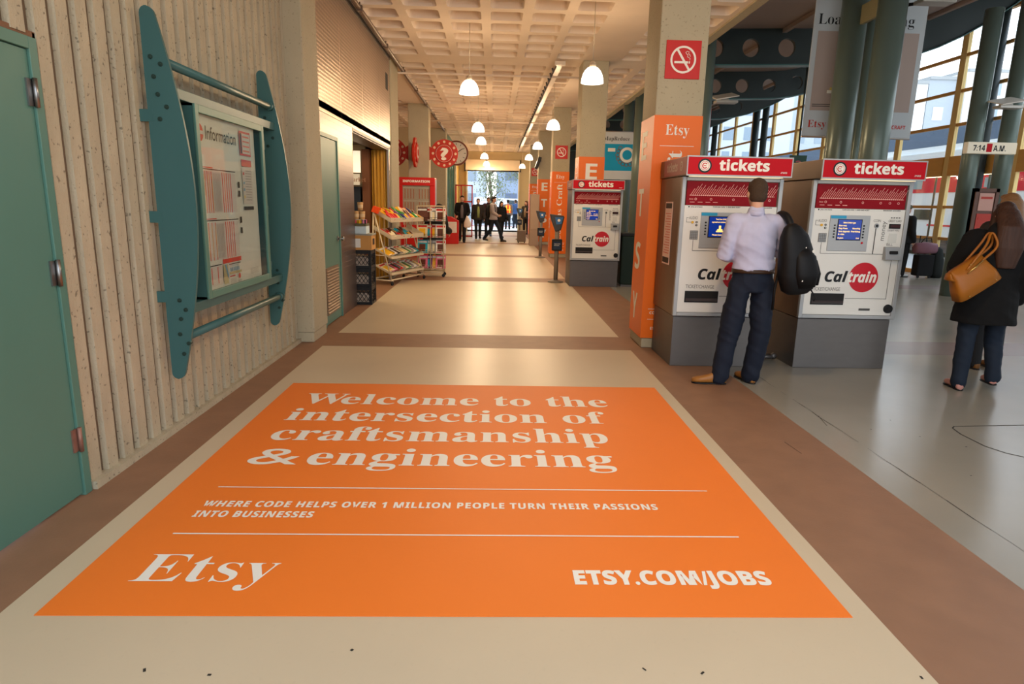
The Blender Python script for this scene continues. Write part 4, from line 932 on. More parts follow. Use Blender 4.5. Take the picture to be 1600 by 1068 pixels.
b = MB(); b.box(4.82, 5.12, by - .012, by - .002, 3.22, 3.26, 0); b.box(4.86, 4.98, by - .014, by - .002, 3.26, 3.30, 1); b.tube([(5.45, by - .006, 3.9), (5.2, by - .006, 3.3)], .004, 6, 0); b.build('picture_shelf', [M_PAPER, mat('shelf_yellow', (200, 180, 90), .6)], r)
by = 18.0; r = banner('blue hanging banner with the word MapReduce between the columns', 2.6, 3.70, by, 2.2, 3.5)
b = MB(); b.tube([(2.6, by + .006, 3.5), (3.74, by + .006, 3.5)], .015, 8); b.tube([(2.7, by + .006, 3.5), (2.7, by + .006, CZ)], .004, 6); b.tube([(3.42, by + .006, 3.5), (3.42, by + .006, CZ)], .004, 6); b.build('hanging_rod', M_STEEL, r)
b = MB(); b.box(2.62, 3.72, by, by + .012, 2.25, 3.5, 0); b.build('cloth', mat('banner_cloth2', (196, 200, 200), .8, var=.02), r)
OB = Vector((2.62, by - .002, 0)); b = MB(); b.rect(OB, X, Z, 0, 1.1, 2.48, 3.18, 0); b.build('picture_panel', mat('banner_blue', (24, 150, 190), .7, var=.04), r)
b = MB(); b.text('MapReduce', 'serif', OB, X, Z, .30, 1.0, 3.27, .10, off=-.008); b.build('black_lettering', M_INK, r)
b = MB(); o6 = OB - Y * .002
for k in range(9): a_ = 2.4 + .38 * k; cx = .95 + .26 * math.cos(a_); cz = 2.9 + .26 * math.sin(a_); b.disc(o6 + X * cx + Z * cz, .06, X, Z, 14, 0, .035)
b.disc(o6 + X * .95 + Z * 2.9, .2, X, Z, 28, 1, .13); b.rect(o6, X, Z, .42, .62, 2.98, 3.07, 1); b.build('gear_picture', [M_INKG, M_PAPER], r)
r = thing('digital_time_sign', 'white 7:14 A.M. time sign mounted between the dark tubes', 'sign', (8.9, 11.75, 2.7))
b = MB(); b.box(8.42, 9.32, 11.70, 11.82, 2.60, 2.80); b.build('sign_box', mat('time_box', (226, 214, 190), .4, emit=.12), r, bevel=.01)
OB = Vector((8.42, 11.698, 0)); line('numerals', M_INK, r, '7:14', 'bold', OB, X, Z, .10, .32, 2.65, .095, off=.01); line('meridiem', M_INK, r, 'A.M.', 'bold', OB, X, Z, .47, .70, 2.65, .095, off=.01)
b = MB(); b.rect(OB, X, Z, .345, .445, 2.63, 2.775); b.build('red_block', M_RED, r)
b = MB(); b.box(9.15, 9.25, 11.8, 11.86, 2.68, 2.74); b.build('bracket', M_BLACK, r)
r = thing('platform_sign', 'small dark green shield-shaped platform sign with the number 3', 'sign', (6.45, 14.0, 2.5))
b = MB(); b.prism([(6.27, 2.68), (6.63, 2.68), (6.60, 2.36), (6.45, 2.24), (6.30, 2.36)], 'y', 14.0, 14.05); b.build('shield', mat('sign_green', (40, 74, 62), .5), r)
b = MB(); b.text('3', 'bold', Vector((6.45, 13.997, 0)), X, Z, -.06, .06, 2.40, .17); b.build('numeral', mat('numeral_red', (170, 90, 96), .5), r)
b = MB(); b.tube([(6.45, 14.06, 2.5), (6.45, 14.06, zb(6.45) + .66)], .02, 8); b.build('hanger', M_TEALD, r)
# uplight reflectors
def reflector(x, y, z, label, arm, rz=0.0):
    r = thing('ceiling_reflector', label, 'light fixture', (x, y, z))
    b = MB(); b.obox((x, y, z + .08), (.44, .40, .018), (math.radians(16), math.radians(-10), rz), 0); b.build('reflector_plate', mat('reflector_white', (214, 208, 196), .5), r)
    b = MB(); b.obox((x + .03, y - .02, z - .03), (.42, .2, .05), (0, 0, rz)); b.obox((x, y, z - .0), (.16, .14, .06), (0, 0, rz)); b.build('lamp_housing', mat('fixture_grey', (176, 172, 164), .4, metal=.3), r, bevel=.01)
    b = MB(); b.tube([(x, y, z - .02), (x + arm[0], y + arm[1], z - .02)], .02, 8); b.tube([(x, y, z), (x, y, z + .08)], .012, 6); b.build('arm', M_BLACK, r); return r
reflector(8.98, 11.7, 3.42, 'white uplight reflector on an arm beside the dark tubes, above the time sign', (.25, .3))
reflector(4.40, 13.0, 3.58, 'white uplight reflector beside the nearest orange column', (.0, .9))
reflector(5.36, 8.5, 4.12, 'white uplight reflector at the top of the thick tube cluster', (-.25, .2))
reflector(7.3, 20.0, 2.9, 'small uplight reflector above the man\'s ticket machine, far off', (0, 1.0))
r = thing('timetable_stand', 'dark framed timetable stand with red and white posters by the dark tubes', 'notice stand', (8.42, 11.2, 0))
b = MB(); b.box(8.34, 8.40, 11.2, 11.3, 0, 1.98); b.box(8.70, 8.76, 11.2, 11.3, 0, 1.98); b.box(8.34, 8.76, 11.2, 11.3, 1.92, 1.98); b.box(8.34, 8.76, 11.22, 11.3, .3, 1.95); b.build('frame', mat('bronze_frame', (96, 66, 54), .5), r)
b = MB(); 
for z, m_ in ((1.60, 0), (1.25, 1), (.9, 0), (.45, 0)): b.box(8.42, 8.68, 11.205, 11.216, z, z + .3, m_); b.box(8.45, 8.65, 11.20, 11.206, z + .2, z + .24, 1)
b.build('poster', [mat('stand_poster', (196, 150, 136), .6), mat('stand_red', (176, 60, 48), .6)], r)
r = thing('waste_bin', 'dark green waste bin between the far ticket machine and the nearest column', 'bin', (2.67, 12.6, 0))
b = MB(); b.box(2.47, 2.87, 12.45, 12.9, .04, .98); b.build('body', mat('bin_green', (18, 38, 28), .5), r, bevel=.02); b = MB(); b.box(2.46, 2.88, 12.44, 12.91, .98, 1.03); b.build('lid', M_BLACK, r, bevel=.01); b = MB(); b.box(2.49, 2.85, 12.47, 12.88, 0, .04); b.build('foot', M_STEELD, r)
r = thing('monitor', 'small dark monitor bracketed high on the ETSY column', 'monitor', (1.62, 19.0, 3.1))
b = MB(); b.obox((1.60, 24.9, 3.05), (.12, .3, .45), (0, math.radians(18), 0)); b.build('housing', M_BLACK, r, bevel=.01); b = MB(); b.box(1.6, 1.72, 25.0, 25.32, 3.12, 3.2); b.build('bracket', M_BLACK, r)
r = thing('pay_telephone_hood', 'black round hood fixed on the side of the fourth column', 'telephone hood', (1.6, 25.5, 1.2))
b = MB(); b.tube([(1.64, 25.2, 1.22), (1.55, 25.2, 1.22)], [.24, .2], 24); b.build('hood', M_BLACK, r)

# ================================================================ SHOP GOODS, RACKS
PALE = mat('rack_cream', (214, 196, 162), .45, metal=.2)
RX, RY = -1.90, 12.0; RA = math.atan2(.93, .36)
RM = Matrix.Translation((RX, RY, 0)) @ Matrix.Rotation(RA, 4, 'Z')
def to_rack(o, p, rot=(0, 0, 0)):
    o.matrix_world = RM @ Matrix.Translation(p) @ Euler(rot).to_matrix().to_4x4()
L_ = 1.28
r = thing('snack_rack', 'cream wheeled display rack with sloping shelves of candy and magazines outside the shop', 'display rack')
SH = [(1.17, .36), (.86, .36), (.50, .38), (.20, .38)]
for k, (zf, dp) in enumerate(SH):
    b = MB(); sl = .17; ang = math.atan2(sl, dp)
    b.add([(0, 0, zf), (L_, 0, zf), (L_, dp, zf + sl), (0, dp, zf + sl), (0, 0, zf - .012), (L_, 0, zf - .012), (L_, dp, zf + sl - .012), (0, dp, zf + sl - .012)], [(0, 1, 2, 3), (7, 6, 5, 4), (0, 4, 5, 1), (1, 5, 6, 2), (2, 6, 7, 3), (3, 7, 4, 0)])
    h = .07 if k < 2 else .03
    b.box(0, L_, -.008, .004, zf - .01, zf + h); b.add([(0, 0, zf), (0, dp, zf + sl), (0, dp, zf + sl + h), (0, 0, zf + h), (-.008, 0, zf), (-.008, dp, zf + sl), (-.008, dp, zf + sl + h), (-.008, 0, zf + h)], [(0, 1, 2, 3), (7, 6, 5, 4), (0, 3, 7, 4), (1, 5, 6, 2)])
    b.add([(L_, 0, zf), (L_, dp, zf + sl), (L_, dp, zf + sl + h), (L_, 0, zf + h)], [(0, 1, 2, 3)])
    b.build('shelf', PALE, r)
for x in (.0, L_):
    b = MB(); b.tube([(x, .0, .09), (x, .34, 1.32)], .013, 8); b.tube([(x, .42, .09), (x, .36, 1.36)], .013, 8); b.tube([(x, -.03, .09), (x, .48, .09)], .013, 8); b.tube([(x, .11, .55), (x, .40, .55)], .01, 8); b.build('side_frame', PALE, r)
b = MB(); b.tube([(0, .0, .10), (L_, .0, .10)], .014, 8); b.tube([(0, .42, .10), (L_, .42, .10)], .014, 8); b.tube([(0, .36, 1.36), (L_, .36, 1.36)], .012, 8)
for k in range(8): b.tube([(.08 + k * .16, .40, .1), (.08 + k * .16, .37, 1.36)], .005, 6)
b.build('rails', PALE, r)
def caster(x, y, root):
    b = MB(); b.tube([(x, y - .014, .034), (x, y + .014, .034)], .034, 16); b.tube([(x, y, .05), (x, y, .10)], .009, 8); b.build('caster', M_BLACK, root)
for x in (0, L_):
    for y in (-.01, .46): caster(x, y, r)
r.matrix_world = RM
rnd = random.Random(11)
ORD = ['first', 'second', 'third', 'fourth', 'fifth', 'sixth', 'seventh', 'eighth', 'ninth', 'tenth', 'eleventh', 'twelfth', 'thirteenth', 'fourteenth', 'fifteenth']
CC = {'yellow': (240, 176, 36), 'orange': (236, 104, 34), 'red': (204, 36, 34), 'navy': (34, 40, 110), 'brown': (96, 48, 28), 'green': (60, 140, 60), 'cream': (236, 220, 180), 'purple': (110, 50, 110), 'teal': (30, 160, 180), 'pink': (226, 110, 140), 'grey': (150, 146, 140), 'black': (34, 32, 34), 'white': (232, 228, 220)}
CM = {k: mat('wrapper_' + k, v, .35, var=.25, scale=30) for k, v in CC.items()}
_pm = {}
def packet(col):
    if col not in _pm:
        b = MB(); n = 10; w, h, t_ = .040, .092, .018
        for s_ in (1, -1):
            vs = [(-w + 2 * w * i / 6, -h + 2 * h * j / n, s_ * t_ * math.sin(PI * i / 6) ** .5 * math.sin(PI * j / n) ** .5 + .014) for j in range(n + 1) for i in range(7)]
            b.add(vs, [(j * 7 + i, j * 7 + i + 1, (j + 1) * 7 + i + 1, (j + 1) * 7 + i) for j in range(n) for i in range(6)], 0, True)
        b.box(-w * .6, w * .6, -.02, .02, .0262, .0272, 1)
        o = b.build('candy_packet', [CM[col], CM['cream' if col not in ('cream', 'yellow') else 'red']]); _pm[col] = o; return o
    o = _pm[col].copy(); COL.objects.link(o); return o
for k in (0, 1):
    zf, dp = SH[k]; ang = math.atan2(.17, dp); sh = ['top', 'second'][k]
    for row in range(3 if k == 0 else 2):
        for i in range(15 if k == 0 else 11):
            x = .05 + i * (.084 if k == 0 else .085) + rnd.uniform(-.012, .012)
            if k == 1 and x > .95: continue
            col = rnd.choice(['yellow', 'yellow', 'orange', 'yellow', 'red'] if i < 5 else ['yellow', 'navy', 'brown', 'green', 'cream', 'red', 'purple', 'orange']) if k == 0 else rnd.choice(['teal', 'brown', 'yellow', 'brown', 'cream', 'red', 'brown'])
            yy = .07 + row * .115; o = packet(col)
            to_rack(o, (x, yy, zf + yy * .47 + .008 + rnd.uniform(0, .03) + (.02 if k == 0 else 0)), (ang + rnd.uniform(-.15, .45), rnd.uniform(-.3, .3), rnd.uniform(-.35, .35)))
            tag(o, '%s candy packet, %s row of the %s snack shelf, %s from the shop end' % (col, ['front', 'middle', 'back'][row], sh, ORD[i]), 'candy packet', 'candy packets on the %s shelf of the snack rack' % sh)
# carton at the rack's end
b = MB(); b.box(-.08, .08, -.06, .06, 0, .11); o = b.build('candy_carton', mat('carton_print', (226, 74, 26), .4, var=.4, scale=18)); to_rack(o, (-.03, .30, 1.33), (.35, 0, .3)); tag(o, 'orange and red printed candy carton tilted at the top near corner of the snack rack', 'carton')
_mm = {}
def magazine(col, big=1.0):
    if col not in _mm:
        b = MB(); b.box(-.105, .105, -.14, .14, 0, .008, 0); b.box(-.09, .09, .075, .115, .0082, .0092, 1); b.box(-.07, .06, -.10, .05, .0082, .0092, 2); b.box(-.09, .02, -.13, -.115, .0082, .0092, 1)
        c2 = rnd.choice(['red', 'cream', 'teal', 'yellow', 'brown']); o = b.build('magazine', [CM[col], CM['white' if col not in ('white', 'cream') else 'red'], CM[c2]]); _mm[col] = o; return o
    o = _mm[col].copy(); COL.objects.link(o); return o
for k in (2, 3):
    zf, dp = SH[k]; ang = math.atan2(.17, dp); sh = ['third', 'bottom'][k - 2]
    seq = [['yellow', 'white', 'black', 'grey', 'cream', 'cream', 'green', 'grey', 'white', 'teal', 'brown'], ['cream', 'pink', 'brown', 'red', 'grey', 'cream', 'green', 'grey', 'white', 'grey', 'cream']][k - 2]
    for i, col in enumerate(seq):
        o = magazine(col); x = .11 + i * .108
        to_rack(o, (x, .18, zf + .18 * .45 + .034), (ang, math.radians(-9), rnd.uniform(-.02, .02)))
        tag(o, '%s-covered magazine, %s from the shop end on the %s snack rack shelf' % (col, ORD[i], sh), 'magazine', 'magazines on the %s shelf of the snack rack' % sh)
# second, upright wire rack
r2 = thing('magazine_rack', 'wire magazine rack on wheels with upright magazines beyond the snack rack', 'display rack', (-1.35, 13.75, 0))
x0, x1, y0, y1 = -1.60, -1.06, 13.55, 13.90
for x in (x0, x1):
    b = MB()
    for y in (y0, y1): b.tube([(x, y, .08), (x, y, 1.46)], .012, 8)
    b.tube([(x, y0, 1.46), (x, y1, 1.46)], .012, 8); b.build('side_frame', PALE, r2)
for z in (.16, .48, .80, 1.14):
    b = MB(); b.box(x0, x1, y0 - .02, y1, z, z + .006)
    for k in range(3): b.tube([(x0, y0 - .03, z + .02 + .035 * k), (x1 + .04, y0 - .03, z + .02 + .035 * k), (x1 + .04, y1, z + .02 + .035 * k)], .0035, 6)
    for k in range(8): b.tube([(x0 + .07 * k + .02, y0 - .03, z), (x0 + .07 * k + .02, y0 - .03, z + .09)], .003, 5)
    b.build('wire_shelf', M_BLACK if z > .7 else PALE, r2)
b = MB(); b.tube([(x0, y0, 1.46), (x1, y0, 1.46)], .014, 8); b.tube([(x0, y0, .10), (x1, y0, .10)], .014, 8); b.tube([(x0, y1, .10), (x1, y1, .10)], .014, 8); b.tube([((x0 + x1) / 2, y0, .1), ((x0 + x1) / 2, y0, 1.46)], .01, 8); b.build('rails', PALE, r2)
for x in (x0, x1):
    for y in (y0, y1): caster(x, y, r2)
for k, z in enumerate((.175, .495, .815, 1.155)):
    for i in range(5):
        col = rnd.choice([['purple', 'pink', 'white', 'yellow'], ['teal', 'white', 'grey', 'white'], ['red', 'white', 'pink', 'cream'], ['white', 'grey', 'brown', 'white']][k]); o = magazine(col)
        for row in (0,):
            x = x0 + .10 + i * .095; o.matrix_world = Matrix.Translation((x, y0 + .07 + .035 * (i % 4), z + .135)) @ Euler((math.radians(76), 0, rnd.uniform(-.08, .08))).to_matrix().to_4x4()
            tag(o, '%s-covered magazine, %s along the %s tier of the wire rack' % (col, ORD[i], ['lowest', 'second lowest', 'third', 'uppermost'][k]), 'magazine', 'magazines on the %s tier of the wire rack' % ['lowest', 'second lowest', 'third', 'uppermost'][k])
# crates and carton by the opening
def crate(z, label):
    r = thing('milk_crate', label, 'crate', (-2.02, 9.86, z), 'stacked black crates by the shop opening')
    b = MB(); cx, cy = -2.02, 9.86; h = .27; a = .165
    for (sx, sy) in ((1, 1), (1, -1), (-1, 1), (-1, -1)): b.box(cx + sx * a - .02, cx + sx * a + .02, cy + sy * a - .02, cy + sy * a + .02, z, z + h)
    for zz, hh in ((z, .04), (z + h - .055, .055)):
        b.box(cx - a, cx + a, cy - a - .015, cy - a + .005, zz, zz + hh); b.box(cx - a, cx + a, cy + a - .005, cy + a + .015, zz, zz + hh); b.box(cx - a - .015, cx - a + .005, cy - a, cy + a, zz, zz + hh); b.box(cx + a - .005, cx + a + .015, cy - a, cy + a, zz, zz + hh)
    b.box(cx - a, cx + a, cy - a, cy + a, z, z + .01); b.build('crate_body', M_BLACK, r)
    g = MB()
    for i in range(6):
        for s_ in (1, -1):
            p = -a + .02 + i * .06
            g.obox((cx + p, cy - a - .002, z + .13), (.008, .006, .20), (0, s_ * .6, 0)); g.obox((cx + a + .002, cy + p, z + .13), (.006, .008, .20), (s_ * .6, 0, 0))
    g.build('crate_lattice', M_BLACK, r)
    g = MB(); g.box(cx - a + .03, cx + a - .03, cy - a + .03, cy + a - .03, z + .012, z + .17); g.build('crate_contents', mat('crate_goods', (190, 170, 150), .6, var=.5, scale=35), r)
crate(0, 'black plastic crate at the bottom of the stack by the shop opening'); crate(.275, 'black plastic crate in the middle of the stack by the shop opening'); crate(.55, 'black plastic crate on top of the stack, under the brown carton')
r = thing('cardboard_carton', 'open brown cardboard carton on the black crates', 'carton', (-2.0, 9.8, .825))
b = MB(); b.box(-2.19, -1.82, 9.66, 10.0, .825, 1.04, 0); b.build('box', mat('cardboard', (196, 142, 78), .8, var=.05), r); b = MB(); b.box(-2.15, -1.98, 9.652, 9.658, .86, .99, 0); b.box(-1.818, -1.814, 9.76, 9.88, .90, .99, 1); b.build('label', [M_PAPER, M_INK], r)
b = MB(); b.box(-2.20, -1.81, 9.65, 10.01, 1.04, 1.06); b.build('lid_flap', mat('grey_card', (150, 150, 136), .8), r)
o = MB().box(-2.12, -1.90, 9.68, 9.95, 1.062, 1.17).build('display_carton', mat('pale_blue_carton', (200, 214, 214), .6, var=.1, scale=20)); tag(o, 'white and pale blue carton on the brown cardboard carton', 'carton')
o = MB().box(-2.12, -1.90, 9.68, 9.95, 1.172, 1.21).build('tray', mat('olive_tray', (96, 90, 60), .6)); tag(o, 'olive tray of small goods above the pale blue carton', 'tray')
for i in range(7):
    c = ['cream', 'red', 'white', 'yellow', 'grey', 'orange', 'pink'][i]
    o = MB().box(-.022, .022, -.03, .03, 0, .055).build('sweet_box', CM[c]); o.location = (-2.09 + .028 * i, 9.72 + .04 * (i % 3), 1.212); o.rotation_euler.z = .3 * i; tag(o, '%s sweet box in the olive tray' % c, 'sweet box', 'little sweet boxes in the olive tray')
o = MB(); o.lathe((-2.17, 9.72, 1.062), [(0, 0), (.028, 0), (.03, .14), (.02, .2), (.012, .23), (0, .23)], 16); tag(o.build('bottle', M_RED), 'red bottle with a white cap beside the pale blue carton', 'bottle')
for i, (x, y, z) in enumerate(((-2.04, 9.72, 1.27), (-1.96, 9.74, 1.27), (-1.985, 9.73, 1.40))):
    b = MB(); b.lathe((x, y, z), [(0, 0), (.036, 0), (.042, .12), (.040, .12), (.034, .01), (0, .01)], 20, 0)
    b.lathe((x, y, z + .002), [(.0375, .03), (.0410, .08)], 20, 1); tag(b.build('paper_cup_stack', [mat('kraft_cup', (206, 158, 100), .7), mat('cup_band', (226, 190, 140), .7)]), ['kraft paper cups, stack nearest the steel cladding', 'kraft paper cups, stack on the rack side', 'paper cups stacked on top of the other cups'][i], 'cup stack')
o = MB().box(-2.1, -1.92, 9.68, 9.80, 1.265, 1.269).build('cup_tray', M_PAPER); tag(o, 'thin white tray holding the paper cups', 'tray')
o = MB(); o.box(-2.12, -2.10, 9.69, 9.70, 1.2, 1.268); o.box(-1.92, -1.90, 9.69, 9.70, 1.2, 1.268); tag(o.build('tray_support', M_BLACK), 'little black supports under the paper cup tray', 'support')
# inside the shop
r = thing('menu_board', 'pale hanging board reading ing M inside the shop opening', 'sign', (-2.6, 12.5, 2.1))
b = MB(); b.box(-3.3, -2.57, 12.6, 12.64, 1.83, 2.03, 0); b.build('board_panel', M_PAPER, r); b = MB(); b.text('Morning Market', 'serif', Vector((-3.3, 12.598, 0)), X, Z, .05, .85, 1.89, .08); b.build('lettering', mat('board_brown', (150, 110, 80), .6), r)
b = MB(); b.box(-3.3, -2.57, 12.7, 12.74, 2.06, 2.46); tag(b.build('light_box', mat('lit_panel', (255, 232, 200), .6, emit=.8, var=.03)), 'bright cream lit panel above the menu board in the shop', 'light panel')
b = MB(); b.box(-2.95, -2.6, 12.8, 13.05, .9, 1.8); tag(b.build('fridge', mat('fridge_dark', (40, 46, 54), .3)), 'dark drinks fridge inside the shop', 'fridge')
b = MB(); b.box(-3.3, -2.98, 12.8, 13.05, .9, 1.8); tag(b.build('drinks_shelf', mat('green_bottles', (120, 150, 40), .3, var=.6, scale=14, emit=.1)), 'green and yellow bottles glowing in the shop', 'shelf')
for i, (x, y) in enumerate(((-2.35, 10.3), (-2.42, 11.3))):
    b = MB(); b.cyl((x, y), .09, 2.585, 2.598, 20); tag(b.build('downlight', mat('downlight_glow', (255, 214, 150), .5, emit=4, var=0)), ['round recessed downlight just inside the shop opening', 'second recessed downlight deeper in the shop'][i], 'downlight')
L = D.lights.new('shop_light', 'AREA'); L.energy = 26; L.size = .8; L.color = (1, .78, .5); lo = D.objects.new('shop_light', L); COL.objects.link(lo); lo.location = (-3.2, 11.2, 2.55)
# red door frame near the exit
r = thing('red_door', 'open red-framed glass door by the street exit', 'door', (-1.5, 30, 0))
b = MB(); 
for x in (-1.80, -1.56, -1.06): b.box(x, x + .05, 30, 30.05, 0, 2.33)
for z in (2.27, 1.55, .0): b.box(-1.56, -1.01, 30, 30.05, z, z + .06)
b.box(-1.80, -1.56, 30, 30.05, 2.27, 2.33); b.build('door_frame', M_REDB, r); b = MB(); b.box(-1.51, -1.06, 30.02, 30.03, .06, 2.27); b.build('glass', M_GLASS2, r)

# ================================================================ PEOPLE
SKIN = mat('skin', (206, 158, 132), .55, var=.05)
def fabric(n_, rgb, b_=.35, sc=14, rough=.8): return mat(n_, rgb, rough, var=.10, scale=9, bump=b_, bscale=sc)
EYEW = mat('eye_white', (220, 214, 206), .3); EYED = mat('eye_dark', (40, 28, 22), .3); LIP = mat('lips', (164, 88, 80), .5)
def hand(mb, Wp, d, nrm, side, sc=1.0, curl=.5):
    d = d.normalized(); nrm = (nrm - d * nrm.dot(d)).normalized(); l = d.cross(nrm).normalized() * side
    R = Matrix((l, nrm, d)).transposed()
    mb.loft([(Wp, .026 * sc, .019 * sc, R), (Wp + d * .03 * sc, .036 * sc, .017 * sc, R), (Wp + d * .065 * sc, .042 * sc, .016 * sc, R), (Wp + d * .092 * sc, .040 * sc, .013 * sc, R)], 14)
    for i, (o_, ln) in enumerate(((.030, .066), (.010, .074), (-.010, .070), (-.029, .055))):
        p = Wp + d * .082 * sc + l * o_ * sc; a = curl; q1 = p + (d * math.cos(a * .5) + nrm * math.sin(a * .5)) * ln * .5 * sc; q2 = q1 + (d * math.cos(a * 1.3) + nrm * math.sin(a * 1.3)) * ln * .32 * sc; q3 = q2 + (d * math.cos(a * 2) + nrm * math.sin(a * 2)) * ln * .26 * sc
        mb.cap([p - d * .01, q1, q2, q3], [.0092 * sc, .0086 * sc, .008 * sc, .007 * sc], 8)
    p = Wp + d * .025 * sc + l * .028 * sc; q1 = p + (d * .6 + l * .75 + nrm * .25).normalized() * .042 * sc; q2 = q1 + (d * .9 + l * .25 + nrm * .35).normalized() * .034 * sc
    mb.cap([p, q1, q2], [.013 * sc, .0105 * sc, .0085 * sc], 8)
def person(label, origin, heading, H=1.75, J=None, top=None, legs=None, shoe=None, hair=None, hairlen=0, detail=1, lean=0.0, hem=.50, top_th=.014, sleeve=True, tw=0.0, build=1.0, headyaw=0.0, cols=None, female=False, open_front=None, headpitch=0.0, trouser_w=1.0, hb=0.0):
    s = H / 1.75
    base = dict(pel=(0, 0, .95), chest=(0, -.01, 1.24), neck=(0, -.015, 1.47), head=(0, .015, 1.635),
                hipL=(-.095, 0, .92), hipR=(.095, 0, .92), kneeL=(-.10, .02, .50), kneeR=(.10, .02, .50), ankL=(-.105, -.02, .085), ankR=(.105, -.02, .085), toeL=(-.13, .15, .02), toeR=(.13, .15, .02),
                shL=(-.185, -.015, 1.415), shR=(.185, -.015, 1.415), elL=(-.235, -.03, 1.13), elR=(.235, -.03, 1.13), wrL=(-.235, .06, .89), wrR=(.235, .06, .89), hdL=(0, .25, -1), hdR=(0, .25, -1))
    if J: base.update(J)
    Rz = Matrix.Rotation(heading, 3, 'Z'); og = Vector(origin)
    def w(p): return og + Rz @ (Vector(p) * s)
    G = {k: w(v) for k, v in base.items() if k[:2] != 'hd'}; HD = {k: Rz @ Vector(base[k]) for k in ('hdL', 'hdR')}
    root = thing('person', label, 'person', origin)
    vx = [.011, .018, .024][detail]
    RT = Matrix.Rotation(heading + tw, 3, 'Z')
    def torso(mb, e, z_lo=None, n=24, shs=1.0):
        pel, ch, nk = G['pel'], G['chest'], G['neck']
        bb = build
        rings = [(pel + Vector((0, 0, -.06 * s)), (.155 * bb) * s + e, (.115 * bb) * s + e), (pel + Vector((0, 0, .02)), (.165 * bb) * s + e, (.12 * bb) * s + e), (pel.lerp(ch, .45), (.150 * bb) * s + e, (.108 * bb) * s + e), (ch, (.168 * bb) * s + e, (.118 * bb) * s + e), (ch.lerp(nk, .45), (.178 * bb) * s + e, (.112 * bb) * s + e), (ch.lerp(nk, .72), (.165 * bb) * s + e, (.092 * bb) * s + e), (ch.lerp(nk, .88), .10 * s + e, .068 * s + e), (nk, .058 * s + e * .5, .058 * s + e * .5)]
        if z_lo: rings = rings[2:]
        mb.loft([(c, a, b_, RT) for c, a, b_ in rings], n)
        for k in ('shL', 'shR'): mb.cap([G[k].lerp(G['neck'], .55) - Vector((0, 0, .035)), G[k]], [.055 * s + e, .056 * s + e], 14)
    # body
    mb = MB(); torso(mb, 0)
    for k in 'LR':
        mb.cap([G['sh' + k], G['sh' + k].lerp(G['el' + k], .5), G['el' + k], G['el' + k].lerp(G['wr' + k], .35), G['wr' + k]], [.050 * s, .046 * s, .037 * s, .037 * s, .024 * s], 14)
        inward = Rz @ Vector((1 if k == 'L' else -1, 0, 0))
        hand(mb, G['wr' + k], HD['hd' + k], inward, (1 if k == 'L' else -1), s * (1 if detail == 0 else 1.08), .45)
        mb.cap([G['hip' + k], G['hip' + k].lerp(G['knee' + k], .5), G['knee' + k], G['knee' + k].lerp(G['ank' + k], .35), G['ank' + k]], [.085 * s, .072 * s, .052 * s, .054 * s, .036 * s], 14)
        mb.cap([G['ank' + k] - Vector((0, 0, .02)), G['ank' + k].lerp(G['toe' + k], .5) , G['toe' + k] + Vector((0, 0, .015))], [.030 * s, .022 * s, .016 * s], 12)
    hc = G['head']; RH = Matrix.Rotation(heading + headyaw, 3, 'Z') @ Matrix.Rotation(headpitch, 3, 'X')
    def hp(x, y, z): return hc + RH @ (Vector((x, y, z)) * s)
    mb.cap([G['neck'] - Vector((0, 0, .04)), hc + RH @ Vector((0, -.02, -.06)) * s], [.056 * s, .052 * s], 14)
    mb.ell(hc + Vector((0, 0, .02 * s)), (.074 * s, .092 * s, .098 * s), RH, 20, 14)
    mb.loft([(hp(0, .03, -.105), .028 * s, .03 * s, RH), (hp(0, .03, -.09), .045 * s, .05 * s, RH), (hp(0, .022, -.05), .060 * s, .066 * s, RH), (hp(0, .01, 0), .066 * s, .08 * s, RH)], 16)
    mb.cap([hp(0, .088, .012), hp(0, .108, -.022)], [.009 * s, .014 * s], 8); mb.ell(hp(0, .084, .035), (.04 * s, .014 * s, .01 * s), RH, 12, 8)
    for k in (1, -1): mb.ell(hp(.076 * k, -.004, -.008), (.012 * s, .022 * s, .034 * s), RH, 10, 8)
    body = remesh(mb, vx, 2 if detail else 3).build('body', SKIN, root)
    if detail < 2 or True:
        for k in (1, -1):
            e = MB(); e.ell(hp(.029 * k, .080, .012), (.012 * s, .010 * s, .008 * s), RH, 10, 8, 0); e.ell(hp(.029 * k, .087, .012), (.005 * s, .005 * s, .005 * s), RH, 8, 6, 1); e.build('eye', [EYEW, EYED], root)
        e = MB(); e.ell(hp(0, .092, -.052), (.024 * s, .009 * s, .008 * s), RH, 12, 6); e.build('lips', LIP, root)
    # hair
    if hair:
        mb = MB(); mb.ell(hp(0, -.014, .036), (.082 * s, .094 * s, .098 * s), RH, 20, 14); mb.ell(hp(0, -.03, -.02), (.076 * s, .074 * s, .07 * s), RH, 16, 10); mb.ell(hp(0, .045, .088), (.062 * s, .055 * s, .034 * s), RH, 14, 8)
        if hairlen:
            for t_ in range(1): mb.loft([(hp(0, -.05, .06), .082 * s, .062 * s, RH), (hp(0, -.075 - hb * .95, -.08), .104 * s, .062 * s, RH), (hp(0, -.095 - hb, -.08 - hairlen * .5), .115 * s, .055 * s, RH), (hp(0, -.10 - hb, -.08 - hairlen), .07 * s, .035 * s, RH)], 16)
            for k in (1, -1): mb.cap([hp(.07 * k, .01, .03), hp(.082 * k, -.01, -.08), hp(.08 * k, -.03, -.08 - hairlen * .6)], [.022 * s, .028 * s, .018 * s], 10)
        remesh(mb, max(.009, vx * .6), 2).build('hair', hair, root)
